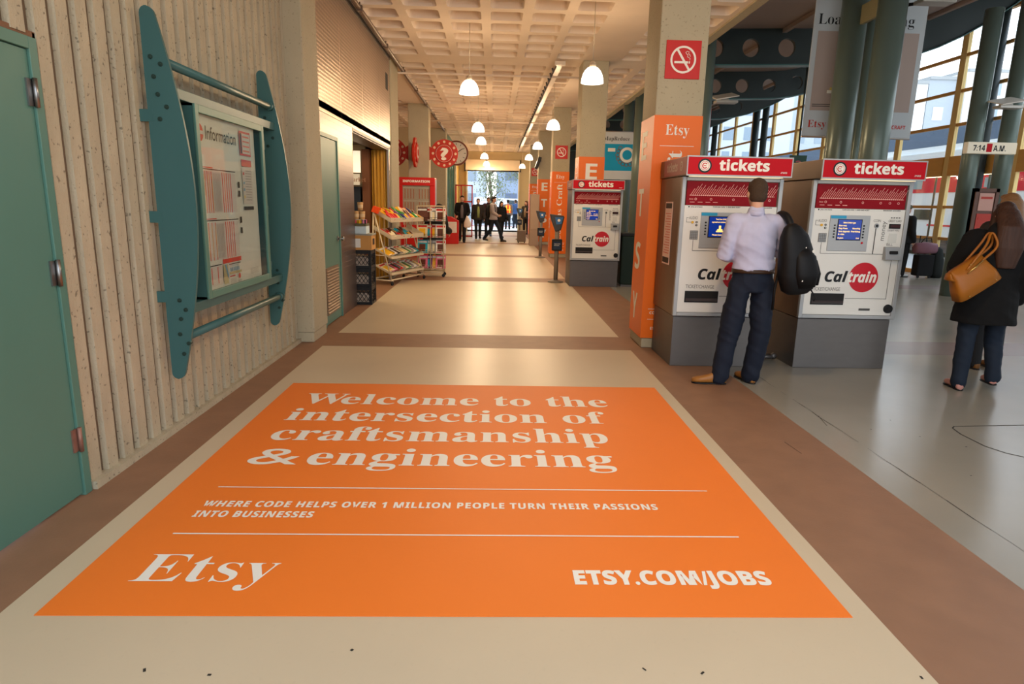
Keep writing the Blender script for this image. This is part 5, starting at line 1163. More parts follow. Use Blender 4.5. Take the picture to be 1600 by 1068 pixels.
    # trousers
    if legs:
        mb = MB(); pel = G['pel']; tw_ = trouser_w
        mb.loft([(pel + Vector((0, 0, -.12 * s)), .15 * build * s, .115 * build * s, RT), (pel + Vector((0, 0, -.03)), .176 * build * s, .128 * build * s, RT), (pel + Vector((0, 0, .05 * s)), .168 * build * s, .122 * build * s, RT), (pel + Vector((0, 0, .09 * s)), .16 * build * s, .118 * build * s, RT)], 24)
        for k in 'LR':
            h, kn, an = G['hip' + k], G['knee' + k], G['ank' + k]; lo = an + (an - kn).normalized() * .02 * s
            mb.cap([h - Vector((0, 0, .02)), h.lerp(kn, .3), h.lerp(kn, .65), kn, kn.lerp(lo, .35), kn.lerp(lo, .7), lo], [.098 * s * build, .094 * s * build, .082 * s * tw_, .074 * s * tw_, .070 * s * tw_, .064 * s * tw_, .062 * s * tw_], 16)
        remesh(mb, vx, 2).build('trousers', legs, root)
    if shoe:
        for k in 'LR':
            an, to = G['ank' + k], G['toe' + k]; f = Vector((to.x - an.x, to.y - an.y, to.z - (an.z - .085 * s + .02 * s))); 
            fd = (to - (an - Vector((0, 0, .065 * s)))).normalized(); l_ = fd.cross(Z).normalized(); up = l_.cross(fd).normalized()
            heel = an - Vector((0, 0, .065 * s)) - fd * .055 * s; Ln = (to - heel).length + .02
            mb = MB()
            def ring(t_, hw, hz, ztop):
                c = heel + fd * Ln * t_ + up * (ztop * .5 - .01); R = Matrix((l_, up, fd)).transposed(); return (c, hw * s, ztop * .5 * s + .002, R)
            mb.loft([ring(-.02, .018, 0, .05), ring(.03, .034, 0, .085), ring(.16, .038, 0, .105), ring(.34, .038, 0, .10), ring(.5, .042, 0, .075), ring(.72, .050, 0, .058), ring(.88, .044, 0, .048), ring(.98, .026, 0, .038), ring(1.0, .01, 0, .025)], 16, 0, .8)
            so = mb.build('shoe', shoe, root)
            mb = MB()
            def r2(t_, hw): c = heel + fd * Ln * t_ - up * .012; R = Matrix((l_, up, fd)).transposed(); return (c, hw * s, .009 * s, R)
            mb.loft([r2(-.02, .02), r2(.05, .036), r2(.3, .036), r2(.7, .053), r2(.9, .046), r2(1.0, .018)], 14, 0, .6); mb.build('sole', M_BLACK, so)
    if top:
        mb = MB(); torso(mb, top_th, hem > .57); e = top_th; pel = G['pel']
        zb_ = hem * H; 
        cc = Vector((pel.x, pel.y, og.z + zb_))
        if zb_ < pel.z - .01: mb.loft([(cc, .20 * s * build + e, .15 * s * build + e, RT), (cc.lerp(pel, .6), .185 * s * build + e, .14 * s * build + e, RT), (pel, .172 * s * build + e, .125 * s * build + e, RT)], 24)
        else: mb.loft([(cc, .165 * s * build + e, .122 * s * build + e, RT), (cc + Vector((0, 0, .08)), .16 * s * build + e, .118 * s * build + e, RT)], 24)
        for k in 'LR':
            sh_, el, wr = G['sh' + k], G['el' + k], G['wr' + k]; end = wr if sleeve is True else el.lerp(wr, sleeve)
            mb.cap([sh_, sh_.lerp(el, .5), el, el.lerp(end, .5), end], [.058 * s + e, .054 * s + e, .046 * s + e, .042 * s + e, .032 * s + e], 16)
        mb.cap([G['neck'] - Vector((0, 0, .05)), G['neck'] + Vector((0, 0, .012))], [.066 * s + e, .060 * s + e * .6], 16)
        remesh(mb, vx, 2).build('shirt' if top_th < .02 else 'jacket', top, root)
        if open_front:
            mb = MB(); f = RT @ Vector((0, 1, 0)); c1 = G['neck'] + f * (.10 * s + e) - Vector((0, 0, .06)); c2 = G['chest'] + f * (.123 * s + e); c3 = G['pel'] + f * (.128 * s + e)
            mb.loft([(c3 - Vector((0, 0, .03)), .05 * s, .012, RT), (c2, .06 * s, .014, RT), (c1, .03 * s, .012, RT)], 12); mb.build('undershirt', open_front, root)
    root['_J'] = 0; del root['_J']
    return root, G
# man at the ticket machine, seen from behind
ox, oy = 2.25, 5.56
J = dict(pel=(.02, 0, .96), chest=(0.0, -.005, 1.24), neck=(-.005, .0, 1.50), head=(.00, .03, 1.675), hipL=(-.075, 0, .93), hipR=(.115, .0, .93), kneeL=(-.135, .0, .50), kneeR=(.13, -.02, .50), ankL=(-.205, -.035, .085), ankR=(.10, .02, .085), toeL=(-.425, -.005, .02), toeR=(.065, .23, .02),
         shL=(-.175, .0, 1.435), shR=(.205, .0, 1.435), elL=(-.235, .03, 1.145), elR=(.31, .06, 1.16), wrL=(-.06, .235, 1.13), wrR=(.20, .30, 1.22), hdL=(.5, .8, .15), hdR=(-.3, 1, .1))
man, G = person('man in a lilac shirt and navy trousers, seen from behind, using the ticket machine', (ox, oy, 0), 0, 1.75, J, top=fabric('lilac_cotton', (182, 182, 206), .5, 9), legs=fabric('navy_wool', (20, 27, 42), .35, 8), shoe=mat('tan_leather', (158, 104, 48), .35, var=.10), hair=fabric('brown_hair', (66, 50, 36), .9, 120), detail=0, hem=.588, top_th=.018, sleeve=.95, build=.98, headyaw=-.05, headpitch=-.12, trouser_w=1.22, lean=0)
for ch in man.children:
    if ch.name.startswith('shirt'): wrinkle(ch, .006, (9, 9, 4))
    if ch.name.startswith('trousers'): wrinkle(ch, .006, (7, 7, 5), 3.0)
b = MB(); c = G['pel'] + Vector((0, 0, .045)); b.loft([(c, .186, .137, 0), (c + Vector((0, 0, .032)), .184, .136, 0)], 32); b.build('belt', mat('brown_belt', (58, 40, 28), .4), man)
b = MB(); R0 = Matrix.Rotation(0, 3, 'X'); c = G['neck'] + Vector((0, -.004, -.01)); b.loft([(c, .073, .075, 0), (c + Vector((0, 0, .035)), .068, .068, 0), (c + Vector((0, 0, .045)), .062, .062, 0)], 28); b.build('collar', MATS['lilac_cotton'], man)
# backpack on the right shoulder
r = thing('backpack', 'black backpack hanging from the right shoulder of the man in the lilac shirt', 'backpack', (2.545, 5.34, 1.1))
b = MB(); RB = Euler((0, math.radians(-7), math.radians(10))).to_matrix()
def bp(x, y, z): return Vector((2.535, 5.345, 1.14)) + RB @ Vector((x * 1.08, y, z * 1.16))
b.loft([(bp(.01, 0, -.25), .085, .06, RB), (bp(.01, 0, -.22), .135, .085, RB), (bp(0, 0, -.10), .155, .10, RB), (bp(0, 0, .05), .145, .095, RB), (bp(-.015, 0, .17), .115, .08, RB), (bp(-.03, 0, .235), .07, .05, RB), (bp(-.035, 0, .26), .03, .03, RB)], 28, 0, .8)
b.build('bag_body', fabric('black_nylon', (10, 10, 12), .35, 12, .6), r)
b = MB(); b.loft([(bp(.04, -.07, -.20), .08, .05, RB), (bp(.035, -.085, -.10), .105, .06, RB), (bp(.03, -.08, .02), .09, .05, RB), (bp(.02, -.06, .08), .05, .03, RB)], 24, 0, .8); b.build('front_pocket', MATS['black_nylon'], r)
b = MB(); b.loft([(bp(.15, -.01, -.2), .03, .05, RB), (bp(.165, -.01, -.12), .035, .055, RB), (bp(.15, -.01, -.02), .02, .04, RB)], 16); b.build('side_pocket', MATS['black_nylon'], r)
b = MB(); b.cap(cr([(2.50, 5.37, 1.36), (2.475, 5.44, 1.475), (2.465, 5.52, 1.508), (2.47, 5.60, 1.50), (2.50, 5.66, 1.43), (2.54, 5.66, 1.30), (2.56, 5.55, 1.1), (2.55, 5.42, .95)], 4), [.030] * 24 + [.018] * 5, 10); b.build('shoulder_strap', MATS['black_nylon'], r)
b = MB(); b.tube([(2.44, 5.36, 1.30), (2.42, 5.37, 1.1), (2.405, 5.40, .88), (2.41, 5.41, .70)], .012, 8); b.tube([bp(.09, -.06, -.22), bp(.13, -.07, -.29), bp(.11, -.07, -.31)], .006, 6); b.build('loose_strap', MATS['black_nylon'], r)
b = MB(); b.disc(bp(.075, -.118, .06), .013, RB @ X, RB @ Z, 12); b.disc(bp(-.03, -.135, -.14), .006, RB @ X, RB @ Z, 10); b.disc(bp(.02, -.105, .09), .006, RB @ X, RB @ Z, 10); b.build('bag_badge', M_PAPER, r)

# woman walking away with the mustard bag
J = dict(pel=(0, 0, .93), chest=(.01, -.01, 1.20), neck=(.02, .01, 1.42), head=(.035, .03, 1.575), hipL=(-.09, 0, .90), hipR=(.10, 0, .90), kneeL=(-.11, .0, .49), kneeR=(.13, .06, .48), ankL=(-.13, -.06, .085), ankR=(.145, -.02, .15), toeL=(-.15, .12, .02), toeR=(.165, .17, .07),
         shL=(-.17, -.01, 1.37), shR=(.20, -.01, 1.37), elL=(-.26, .02, 1.12), elR=(.24, -.05, 1.08), wrL=(-.20, .20, 1.08), wrR=(.26, .08, .86), hdL=(.2, 1, .2))
wom, G = person('woman in a black hooded coat and dark jeans walking away, mustard bag on her arm', (4.33, 5.47, 0), -.32, 1.70, J, top=fabric('black_coat', (11, 10, 10), .4, 9, .9), legs=fabric('dark_denim', (22, 32, 46), .3, 10), shoe=mat('pink_flats', (190, 134, 122), .45), hair=mat('auburn_hair', (62, 38, 26), .6, var=.55, scale=40, stretch=(1, 1, .12), bump=.6, bscale=60), hairlen=.36, hb=.10, detail=0, hem=.36, top_th=.04, build=1.08, female=True, trouser_w=1.0)
for ch in wom.children:
    if ch.name.startswith(('jacket', 'trousers')): wrinkle(ch, .004, (7, 7, 4), 5.0)
b = MB(); b.loft([((4.33, 5.40, 1.33), .10, .05, -.3), ((4.32, 5.37, 1.38), .15, .075, -.3), ((4.325, 5.38, 1.44), .13, .07, -.3), ((4.34, 5.41, 1.48), .09, .05, -.3)], 22); remesh(b, .012, 2).build('hood', MATS['black_coat'], wom)
r = thing('tote_bag', 'mustard leather tote bag on the arm of the woman in the black coat', 'bag', (4.05, 5.36, 1.05))
M_MUST = mat('mustard_leather', (156, 92, 24), .42, var=.10, scale=5, bump=.15, bscale=30)
RB = Euler((0, math.radians(-33), math.radians(4))).to_matrix()
def bp(x, y, z): return Vector((4.055, 5.34, 1.03)) + RB @ Vector((x, y, z))
b = MB(); b.loft([(bp(0, 0, -.14), .185, .060, RB), (bp(0, 0, -.13), .205, .075, RB), (bp(0, 0, -.04), .188, .078, RB), (bp(-.005, 0, .06), .160, .058, RB), (bp(-.01, 0, .135), .150, .030, RB)], 36, 0, .42); b.build('bag_body', M_MUST, r)
b = MB(); b.loft([(bp(-.15, 0, .04), .012, .04, RB), (bp(-.185, 0, .09), .02, .045, RB), (bp(-.165, 0, .13), .010, .03, RB)], 14); b.build('side_gusset', M_MUST, r)
for sy in (-.045, .045):
    b = MB(); b.tube(cr([bp(-.05, sy, .09), (4.11, 5.34 + sy * .8, 1.29), (4.165, 5.36 + sy * .3, 1.385), (4.195, 5.35 + sy * .3, 1.375), (4.205, 5.34 + sy * .8, 1.28), bp(.09, sy, .09)]), .010, 8); b.build('handle', M_MUST, r)
b = MB()
for p in ((-.13, -.077, -.11), (.13, -.077, -.11), (.03, -.06, .08), (.0, -.05, .12)): b.ell(bp(*p), (.007, .007, .007), nu=8, nv=6)
b.tube([bp(-.06, -.062, .07), bp(.10, -.062, .10)], .006, 6); b.build('studs', mat('brass', (196, 160, 90), .3, metal=.9), r)
# second woman, mostly hidden
person('woman with straight light brown hair mostly hidden behind the woman in the black coat', (5.02, 6.25, 0), 0, 1.74, None, top=fabric('dark_brown_coat', (40, 32, 28), .3), legs=fabric('black_trousers', (24, 24, 26), .3), shoe=mat('brown_boots', (110, 70, 30), .5), hair=fabric('light_brown_hair', (128, 92, 58), .6, 60, .45), hairlen=.22, detail=1, hem=.46, top_th=.025)
# man with cap by the far windows and luggage
pm_, G = person('man in black with a cap standing by the windows behind the ticket machine', (9.93, 15.5, 0), -1.2, 1.72, None, top=fabric('black_jacket', (18, 18, 20), .3), legs=fabric('black_trousers', (24, 24, 26), .3), shoe=mat('white_trainers', (216, 216, 216), .5), hair=fabric('dark_hair', (34, 26, 22), .5, 60), detail=1, hem=.47, top_th=.03)
b = MB(); hc = G['head']; R_ = Matrix.Rotation(-1.2, 3, 'Z'); b.ell(hc + Vector((0, 0, .055)), (.09, .10, .075), R_, 18, 10); b.loft([(hc + R_ @ Vector((0, .12, .045)), .07, .07, R_), (hc + R_ @ Vector((0, .12, .055)), .065, .065, R_)], 18); b.build('cap', mat('olive_cap', (96, 92, 72), .8), pm_)
r = thing('suitcase', 'tall black wheeled suitcase under the pink duffel bag', 'suitcase', (10.38, 15.3, 0))
b = MB(); b.box(10.18, 10.58, 15.18, 15.42, .05, .56); b.build('shell', fabric('suitcase_black', (20, 20, 22), .2), r, bevel=.03); b = MB()
for x in (10.24, 10.52): b.tube([(x, 15.20, .03), (x, 15.23, .03)], .03, 12)
b.build('wheels', M_BLACK, r); b = MB(); b.tube([(10.30, 15.42, .5), (10.30, 15.42, 1.0), (10.46, 15.42, 1.0), (10.46, 15.42, .5)], .012, 8); b.build('pull_handle', M_BLACK, r)
r = thing('duffel_bag', 'mauve pink duffel bag resting on the black suitcase', 'bag', (10.36, 15.28, .57))
b = MB(); RD = Matrix.Rotation(PI / 2, 3, 'Y'); b.loft([((10.09, 15.28, .71), .06, .08, RD), ((10.12, 15.28, .71), .12, .12, RD), ((10.36, 15.28, .715), .145, .13, RD), ((10.60, 15.28, .71), .12, .12, RD), ((10.63, 15.28, .71), .06, .08, RD)], 20, 0, .8); b.build('bag_body', mat('mauve_fabric', (132, 92, 104), .7, var=.2), r)
b = MB(); b.tube([(10.22, 15.26, .82), (10.28, 15.22, .95), (10.44, 15.22, .95), (10.50, 15.26, .82)], .012, 8); b.build('handle', M_BLACK, r)
r = thing('backpack', 'large black bag standing on the floor beside the suitcase by the window', 'bag', (10.76, 15.4, 0)); b = MB(); b.loft([((10.74, 15.35, .0), .13, .12, 0), ((10.74, 15.35, .1), .16, .15, 0), ((10.73, 15.35, .45), .15, .14, 0), ((10.72, 15.35, .68), .10, .1, 0), ((10.72, 15.35, .74), .04, .04, 0)], 20, 0, .8); b.build('bag_body', fabric('bag_black', (26, 30, 28), .5, 15), r)

# people down the corridor
BK = fabric('black_wool', (12, 11, 12), .3)
def walk(sgn, st=.22, arms=.18):   # stride: L leg forward when sgn>0
    a = sgn * st
    return dict(kneeL=(-.09, .02 + a * .6, .50), kneeR=(.09, .04 - a * .25, .50), ankL=(-.09, a * 1.0, .085 if sgn > 0 else .13), ankR=(.09, -a * 1.0, .085 if sgn < 0 else .13), toeL=(-.10, a + .17, .03), toeR=(.10, -a + .15, .03 if sgn < 0 else .05), wrL=(-.25, .04 - sgn * arms, .90), wrR=(.25, .04 + sgn * arms, .90))
J = walk(1); J.update(elR=(.24, -.02, 1.13), wrR=(.17, .16, 1.05)); J.update(elL=(-.26, -.05, 1.12), wrL=(-.18, .10, 1.02))
person('man in a black jacket walking toward the viewer with a white plastic bag', (-1.28, 25.8, 0), PI, 1.80, J, top=BK, legs=fabric('black_trousers', (24, 24, 26), .3), shoe=M_BLACK, hair=fabric('dark_hair', (34, 26, 22), .5, 60), detail=1, hem=.46, top_th=.028, open_front=fabric('grey_shirt', (110, 104, 106), .3))
r = thing('plastic_bag', 'white plastic carrier bag in the hand of the walking man in black', 'bag', (-1.05, 25.6, 1.0))
b = MB(); b.loft([((-1.06, 25.62, .58), .10, .06, 0), ((-1.06, 25.62, .62), .15, .09, 0), ((-1.06, 25.62, .78), .14, .08, 0), ((-1.07, 25.62, .95), .06, .04, 0), ((-1.08, 25.62, 1.03), .02, .02, 0)], 18); b.build('bag_body', mat('white_plastic', (236, 226, 214), .4, var=.05, bump=.5, bscale=18), r)
b = MB(); b.tube([(-1.10, 25.62, .98), (-1.11, 25.64, 1.07), (-1.06, 25.62, .98)], .006, 6); b.build('handle', MATS['white_plastic'], r)
person('person in a dark jacket over a green shirt walking toward the viewer', (-.72, 28.6, 0), PI + .1, 1.72, walk(-1, .12), top=fabric('charcoal_jacket', (40, 34, 32), .3), legs=fabric('black_trousers', (24, 24, 26), .3), shoe=M_BLACK, hair=fabric('grey_brown_hair', (96, 74, 58), .5, 60), detail=1, hem=.47, top_th=.03, open_front=fabric('green_shirt', (132, 140, 84), .3))
J = walk(1, .34); J.update(elR=(.22, .06, 1.14), wrR=(.18, .26, 1.02), hdR=(0, 1, .1))
bpk, G = person('person in pale grey sweater crossing with a black backpack', (-.05, 26.6, 0), -PI / 2 - .35, 1.80, J, top=fabric('grey_sweater', (164, 154, 152), .3), legs=fabric('dark_denim', (22, 32, 46), .3, 10), shoe=fabric('grey_shoes', (70, 66, 64), .2), hair=fabric('dark_hair', (34, 26, 22), .5, 60), detail=1, hem=.49, top_th=.022)
r = thing('backpack', 'black backpack worn by the person in the pale grey sweater', 'backpack', (-.25, 26.6, 1.3)); RBp = Matrix.Rotation(-PI / 2 - .35, 3, 'Z'); c0 = Vector((-.05, 26.6, 0)) + RBp @ Vector((0, -.22, 0)); b = MB(); b.loft([(c0 + Vector((0, 0, .98)), .13, .07, RBp), (c0 + Vector((0, 0, 1.05)), .16, .10, RBp), (c0 + Vector((0, 0, 1.3)), .15, .09, RBp), (c0 + Vector((0, 0, 1.48)), .10, .06, RBp)], 18, 0, .8); b.build('bag_body', MATS['black_nylon'], r)
b = MB()
for k in (-.11, .11): b.tube([c0 + RBp @ Vector((k, .06, 1.42)), c0 + RBp @ Vector((k, .16, 1.50)), c0 + RBp @ Vector((k, .30, 1.46)), c0 + RBp @ Vector((k, .37, 1.30)), c0 + RBp @ Vector((k, .32, 1.08)), c0 + RBp @ Vector((k, .08, 1.02))], .016, 8)
b.build('straps', MATS['black_nylon'], r)
person('person in a dark maroon top half hidden behind the one with the backpack', (-.30, 31.2, 0), PI, 1.80, None, top=fabric('maroon_top', (70, 44, 50), .3), legs=fabric('black_trousers', (24, 24, 26), .3), shoe=mat('blue_trainers', (90, 120, 170), .5), hair=fabric('chestnut_hair', (92, 60, 44), .5, 60), detail=2, top_th=.022)
person('woman with long dark hair in black beside the crossing backpacker', (.30, 29.3, 0), PI + .4, 1.62, walk(-1, .15), top=BK, legs=fabric('black_trousers', (24, 24, 26), .3), shoe=M_BLACK, hair=fabric('dark_hair', (34, 26, 22), .5, 60), hairlen=.24, detail=2, hem=.45, top_th=.028)
hv, G = person('worker in an orange high-visibility vest seen from behind on the pavement outside', (.80, 39.6, 0), 0, 1.76, None, top=fabric('grey_hoodie', (120, 104, 96), .3), legs=fabric('black_trousers', (24, 24, 26), .3), shoe=M_BLACK, hair=fabric('dark_hair', (34, 26, 22), .5, 60), detail=2, top_th=.022)
b = MB(); c = Vector((.80, 39.6, 0)); b.loft([(c + Vector((0, 0, .98)), .205, .155, 0), (c + Vector((0, 0, 1.2)), .21, .16, 0), (c + Vector((0, 0, 1.40)), .205, .145, 0), (c + Vector((0, 0, 1.475)), .12, .09, 0)], 24, 0); 
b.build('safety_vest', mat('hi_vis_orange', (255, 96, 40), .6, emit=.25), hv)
b = MB(); b.loft([(c + Vector((0, 0, 1.14)), .214, .164, 0), (c + Vector((0, 0, 1.19)), .215, .165, 0)], 24)
for k in (-.1, .1): b.box(c.x + k - .025, c.x + k + .025, c.y - .172, c.y - .14, .98, 1.42)
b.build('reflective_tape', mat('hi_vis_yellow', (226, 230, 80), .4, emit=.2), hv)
person('person in a blue shirt standing outside beside the worker in the orange vest', (1.32, 41.5, 0), .3, 1.78, None, top=fabric('blue_shirt', (58, 84, 130), .3), legs=fabric('dark_denim', (22, 32, 46), .3, 10), shoe=M_BLACK, hair=fabric('brown_hair', (66, 50, 36), .9, 120), detail=2, top_th=.022)
J = dict(elL=(-.30, .06, 1.15), wrL=(-.22, .22, 1.18), hdL=(.4, .8, 0))
person('woman in a dark open jacket standing at the columns near the exit', (1.62, 33.6, 0), PI - .5, 1.68, J, top=fabric('dark_green_coat', (36, 34, 34), .3), legs=fabric('black_trousers', (24, 24, 26), .3), shoe=M_BLACK, hair=fabric('chestnut_hair', (92, 60, 44), .5, 60), hairlen=.15, detail=2, hem=.46, top_th=.028, open_front=fabric('taupe_shirt', (150, 130, 110), .3))
J = dict(pel=(0, 0, .86), chest=(0, .10, 1.10), neck=(0, .20, 1.30), head=(0, .28, 1.44), shL=(-.18, .16, 1.25), shR=(.18, .16, 1.25), elL=(-.28, .16, 1.0), elR=(.28, .10, .97), wrL=(-.15, .38, 1.0), wrR=(.24, .34, .92), kneeL=(-.10, .10, .48), kneeR=(.10, .10, .48))
person('person in a black coat bent over behind the wire magazine rack', (-1.42, 15.1, 0), -.5, 1.68, J, top=BK, legs=fabric('black_trousers', (24, 24, 26), .3), shoe=M_BLACK, hair=fabric('jet_hair', (20, 18, 18), .5, 60), hairlen=.1, detail=1, hem=.36, top_th=.05, build=1.1)
r = thing('suitcase', 'grey wheeled suitcase standing alone near the columns by the exit', 'suitcase', (1.10, 26.2, 0)); b = MB(); b.box(.92, 1.27, 26.05, 26.3, .04, .50); b.build('shell', mat('grey_case', (126, 116, 106), .5), r, bevel=.03); b = MB()
for x in (.97, 1.22): b.tube([(x, 26.06, .025), (x, 26.09, .025)], .025, 10)
b.build('wheels', M_BLACK, r); b = MB(); b.tube([(1.02, 26.3, .45), (1.02, 26.3, .95), (1.17, 26.3, .95), (1.17, 26.3, .45)], .01, 6); b.build('pull_handle', M_BLACK, r)

# ================================================================ OUTSIDE
mb = MB(); mb.box(11.05, 40, -10, 90, -.3, -.06, 0); tag(mb.build('ground_platform', mat('platform_concrete', (170, 172, 172), .7, var=.06)), kind='structure')
mb = MB(); mb.box(-60, 60, 36.3, 140, -.3, -.04, 0); mb.box(-60, 11, 36.0, 44, -.2, -.003, 1); mb.box(-60, 11, 44, 44.25, -.2, 0.02, 2); tag(mb.build('ground_street', [mat('asphalt', (150, 154, 160), .6), mat('pavement_pale', (214, 210, 204), .6), mat('red_kerb', (190, 70, 56), .6)]), kind='structure')
# train
r = thing('train', 'white commuter train with red bands and dark windows beyond the hall windows', 'train', (17.9, 24, 0))
TX = 16.4
b = MB(); b.box(TX, TX + 2.8, 12.5, 52, .62, 3.75, 0); b.box(TX + .25, TX + 2.5, 12.5, 52, 3.75, 4.0, 0)
for k in range(14): b.box(TX - .012, TX, 12.5, 52, 1.72 + .04 * k - .9 * 0, 1.73 + .04 * k, 0) if 0 else None
b.build('car_body', mat('train_white', (236, 242, 244), .35, metal=.1, var=.03, scale=1), r)
b = MB(); b.box(TX - .01, TX, 12.5, 52, 2.28, 2.86); b.box(TX - .01, TX, 18, 24.3, 1.06, 1.12); b.box(TX - .01, TX, 12.5, 18.4, 1.06, 1.12); b.build('red_band', mat('train_red', (214, 40, 60), .4, var=.02), r)
MWT = [mat('train_glass', (60, 72, 66), .15), mat('train_glass_light', (150, 166, 170), .2)]
for y in (13.5, 16.6, 19.6, 21.9, 24.2, 26.5, 28.9, 31.2, 34, 37): MB().box(TX - .02, TX, y, y + .95, 1.28, 1.66).build('window', MWT[0], r)
for y in (18.3, 21.2, 24.9, 29.0): MB().box(TX - .02, TX, y, y + .5, 2.42, 2.74).build('upper_window', MWT[1], r)
_ = (mat('train_glass', (60, 72, 66), .15), mat('train_glass_light', (150, 166, 170), .2))
b = MB(); b.box(TX + .1, TX + 2.7, 12.5, 52, .1, .62); 
for y in (14.5, 17, 27, 29.5, 40, 42.5): b.tube([(TX + .3, y, .40), (TX + .45, y, .40)], .42, 24)
b.build('undercarriage', mat('train_under', (74, 80, 84), .6), r)
b = MB(); OT = Vector((TX - .013, 0, 0)); b.text('Cal', 'boldital', OT, -Y, Z, -22.95, -22.1, 1.00, .26, off=.01, m=0); b.disc(OT + Y * 21.75 + Z * 1.14, .36, Y, Z, 30, 1); b.text('train', 'boldital', OT - X * .006, -Y, Z, -22.08, -21.2, 1.00, .26, off=.01, m=2); b.build('train_lettering', [M_INK, mat('train_red', (214, 40, 60)), M_WHITE], r)
# platform canopy
mb = MB(); mb.box(20.3, 23.5, 8, 70, 4.35, 5.35, 0)
for y in range(14, 60, 6): mb.cyl((21.8, y), .14, -.06, 4.4, 14, 0)
tag(mb.build('platform_canopy', mat('canopy_slate', (70, 82, 98), .6, var=.15, stretch=(1, .3, 1))), 'slate grey platform canopy roof beyond the train', 'canopy')
for i, y in enumerate((17.2, 19.4)):  # hall lamp reflections in the glass, added as glowing strips on poles
    b = MB(); b.box(13.6, 13.75, y, y + 1.5, 2.62, 2.68, 0); b.tube([(13.68, y + .75, -.06), (13.68, y + .75, 2.63)], .03, 8, 1); tag(b.build('lamp_reflection_strip', [mat('reflection_glow', (255, 232, 180), .5, emit=3.5, var=0), M_TEALD]), ['glowing strip light on the platform outside the windows, nearer one', 'glowing strip light on the platform outside the windows, farther one'][i], 'strip light')  # labelled strip lights are added stand-ins for the hall lamp reflections
for i, (y, lb) in enumerate(((15.2, 'tall grey ticket cabinet on the platform outside the window'), (14.1, 'second grey cabinet on the platform next to the taller one'))):
    r = thing('platform_cabinet', lb, 'cabinet', (12.6, y, -.06)); b = MB(); b.box(12.3, 12.9, y, y + .85, -.06, 1.3 - .05 * i); b.build('body', mat('platform_grey', (140, 150, 158), .5), r, bevel=.01); b = MB(); b.box(12.29, 12.3, y + .25, y + .6, .62, .74); b.box(12.29, 12.3, y + .25, y + .6, .8, .9); b.build('red_label', M_RED, r)
# far buildings
rb = random.Random(5)
def block(label, x0, x1, y0, y1, h, col, wcol=(96, 112, 128), wx=True, wy=False, st=3.2):
    r = thing('apartment_building', label, 'building', ((x0 + x1) / 2, (y0 + y1) / 2, 0)); b = MB(); b.box(x0, x1, y0, y1, 0, h); b.build('walls', mat('facade_%d_%d_%d' % col, col, .8, var=.04), r)
    wm = mat('facade_windows_%d' % wcol[0], wcol, .2)
    for k in range(int(h / st)):
        z = 1 + k * st
        if wx:
            y = y0 + 1.2
            while y < y1 - 2: MB().box(x0 - .05, x0, y, y + rb.choice((1.2, 1.8)), z, z + 1.7).build('window', wm, r); y += 3.4
        if wy:
            x = x0 + 1.0
            while x < x1 - 1.6: MB().box(x, x + rb.choice((1.0, 1.4)), y0 - .05, y0, z, z + 1.7).build('window', wm, r); x += 2.8
    b = MB(); b.box(x0, x1, y0 - .2, y1, h, h + .4); b.build('parapet', M_GREY, r)
block('pale apartment block seen beside the hanging banner', 48, 58.0, 90, 104, 18.4, (206, 208, 206), (150, 164, 176), True, True)
block('darker slate grey apartment block between two mullions of the tall windows', 58.1, 62.4, 90, 104, 19.0, (160, 168, 176), (200, 206, 210), False, True)
block('cream stepped apartment block at the far side of the tall windows', 62.5, 68.0, 89, 104, 19.9, (212, 206, 198), (140, 156, 170), False, True)
block('long pale apartment block at the edge of the tall windows', 68.1, 84, 90, 104, 19.3, (196, 202, 206), (140, 156, 170), False, True)
block('white apartment block seen through the distant hall windows', 27, 40, 90, 110, 21, (196, 202, 206), (140, 156, 170), False, True)
block('light grey apartment block behind the hanging banner', 40.5, 47.6, 92, 110, 19, (180, 188, 194), (150, 160, 170), False, True)
block('grey-blue office building across the street framed by the exit', .2, 16, 78, 90, 22, (140, 154, 174), (100, 112, 134), False, True)
block('white building across the street at the left side of the exit', -16, -1.2, 84, 95, 15, (206, 214, 222), (150, 170, 186), False, True)
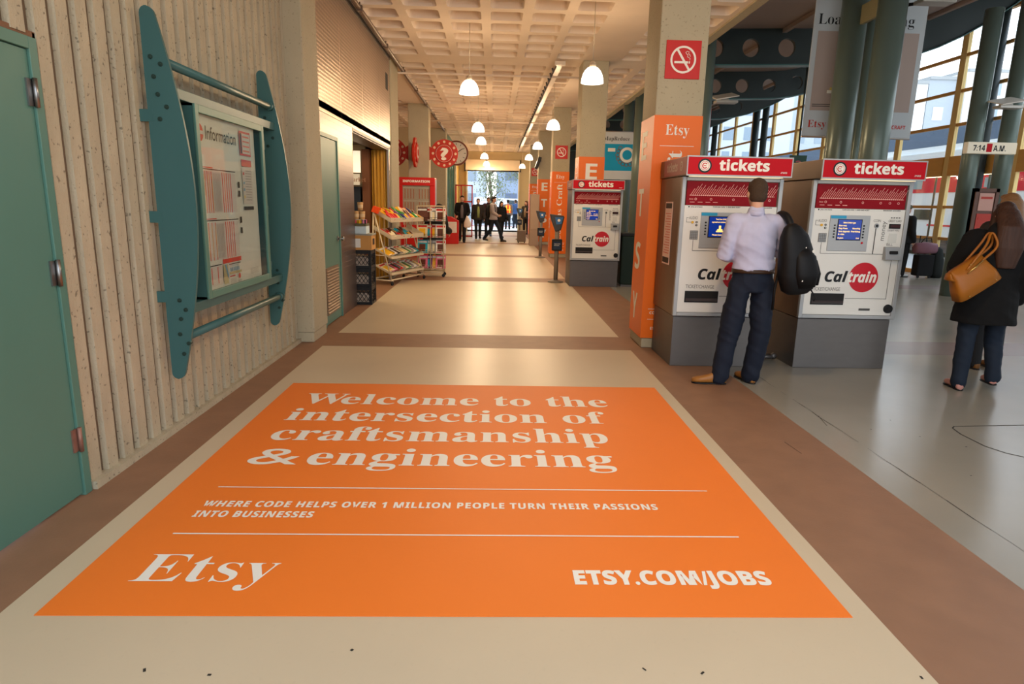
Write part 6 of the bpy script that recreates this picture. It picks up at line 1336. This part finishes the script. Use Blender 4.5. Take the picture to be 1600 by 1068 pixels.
def tree(x, y, h, label, seed, sp=2.0):
    r = thing('street_tree', label, 'tree', (x, y, 0), 'trees on the street outside'); q = random.Random(seed); b = MB()
    b.tube([(x, y, -.04), (x + .1, y, h * .35), (x - .05, y, h * .6), (x + .1, y, h * .9)], [.13, .1, .07, .03], 10)
    tips = []
    for k in range(9):
        a = q.uniform(0, 2 * PI); z0 = h * q.uniform(.3, .7); l_ = sp * q.uniform(.5, 1); p = Vector((x, y, z0)); m_ = p + Vector((math.cos(a) * l_ * .5, math.sin(a) * l_ * .5, l_ * .35)); e = p + Vector((math.cos(a) * l_, math.sin(a) * l_, l_ * .8)); b.tube([p, m_, e], [.05, .035, .015], 6); tips += [m_, e]
    b.build('trunk', mat('bark', (92, 78, 66), .9, var=.2, scale=12), r)
    f = MB(); f.flat = True
    for k in range(2600):
        c = q.choice(tips) + Vector((q.gauss(0, .45), q.gauss(0, .45), q.gauss(0, .4))) * (sp / 2); a = Euler((q.uniform(0, 6), q.uniform(0, 6), q.uniform(0, 6))).to_matrix(); s_ = q.uniform(.04, .09)
        f.add([c + a @ Vector(v) for v in ((-s_, 0, 0), (0, -s_ * .5, 0), (s_, 0, 0), (0, s_ * .5, 0))], [(0, 1, 2, 3)])
    f.build('foliage', mat('leaves_olive', (118, 128, 92), .7, var=.3, scale=3), r)
tree(-.35, 47, 5.6, 'leafy street tree in the middle of the exit opening', 1, 1.9)
tree(2.6, 55.5, 7.5, 'street tree with bare branches at the column side of the exit', 2, 2.2)
r = thing('parked_van', 'white van on the street outside the exit', 'van', (.6, 52, 0)); b = MB(); b.prism([(-1.6, .35), (2.6, .35), (2.6, 1.1), (1.8, 1.9), (-1.6, 1.95)], 'y', 51, 53, 0); b.build('van_body', mat('van_white', (226, 230, 234), .3), r, bevel=.08); b = MB()
for x in (-.9, 1.7): b.tube([(x, 50.98, .34), (x, 51.2, .34)], .34, 20)
b.build('wheels', M_BLACK, r); b = MB(); b.prism([(1.0, 1.2), (2.2, 1.2), (1.75, 1.75), (1.0, 1.8)], 'y', 50.985, 51.0); b.build('window', mat('van_glass', (70, 84, 96), .1), r)
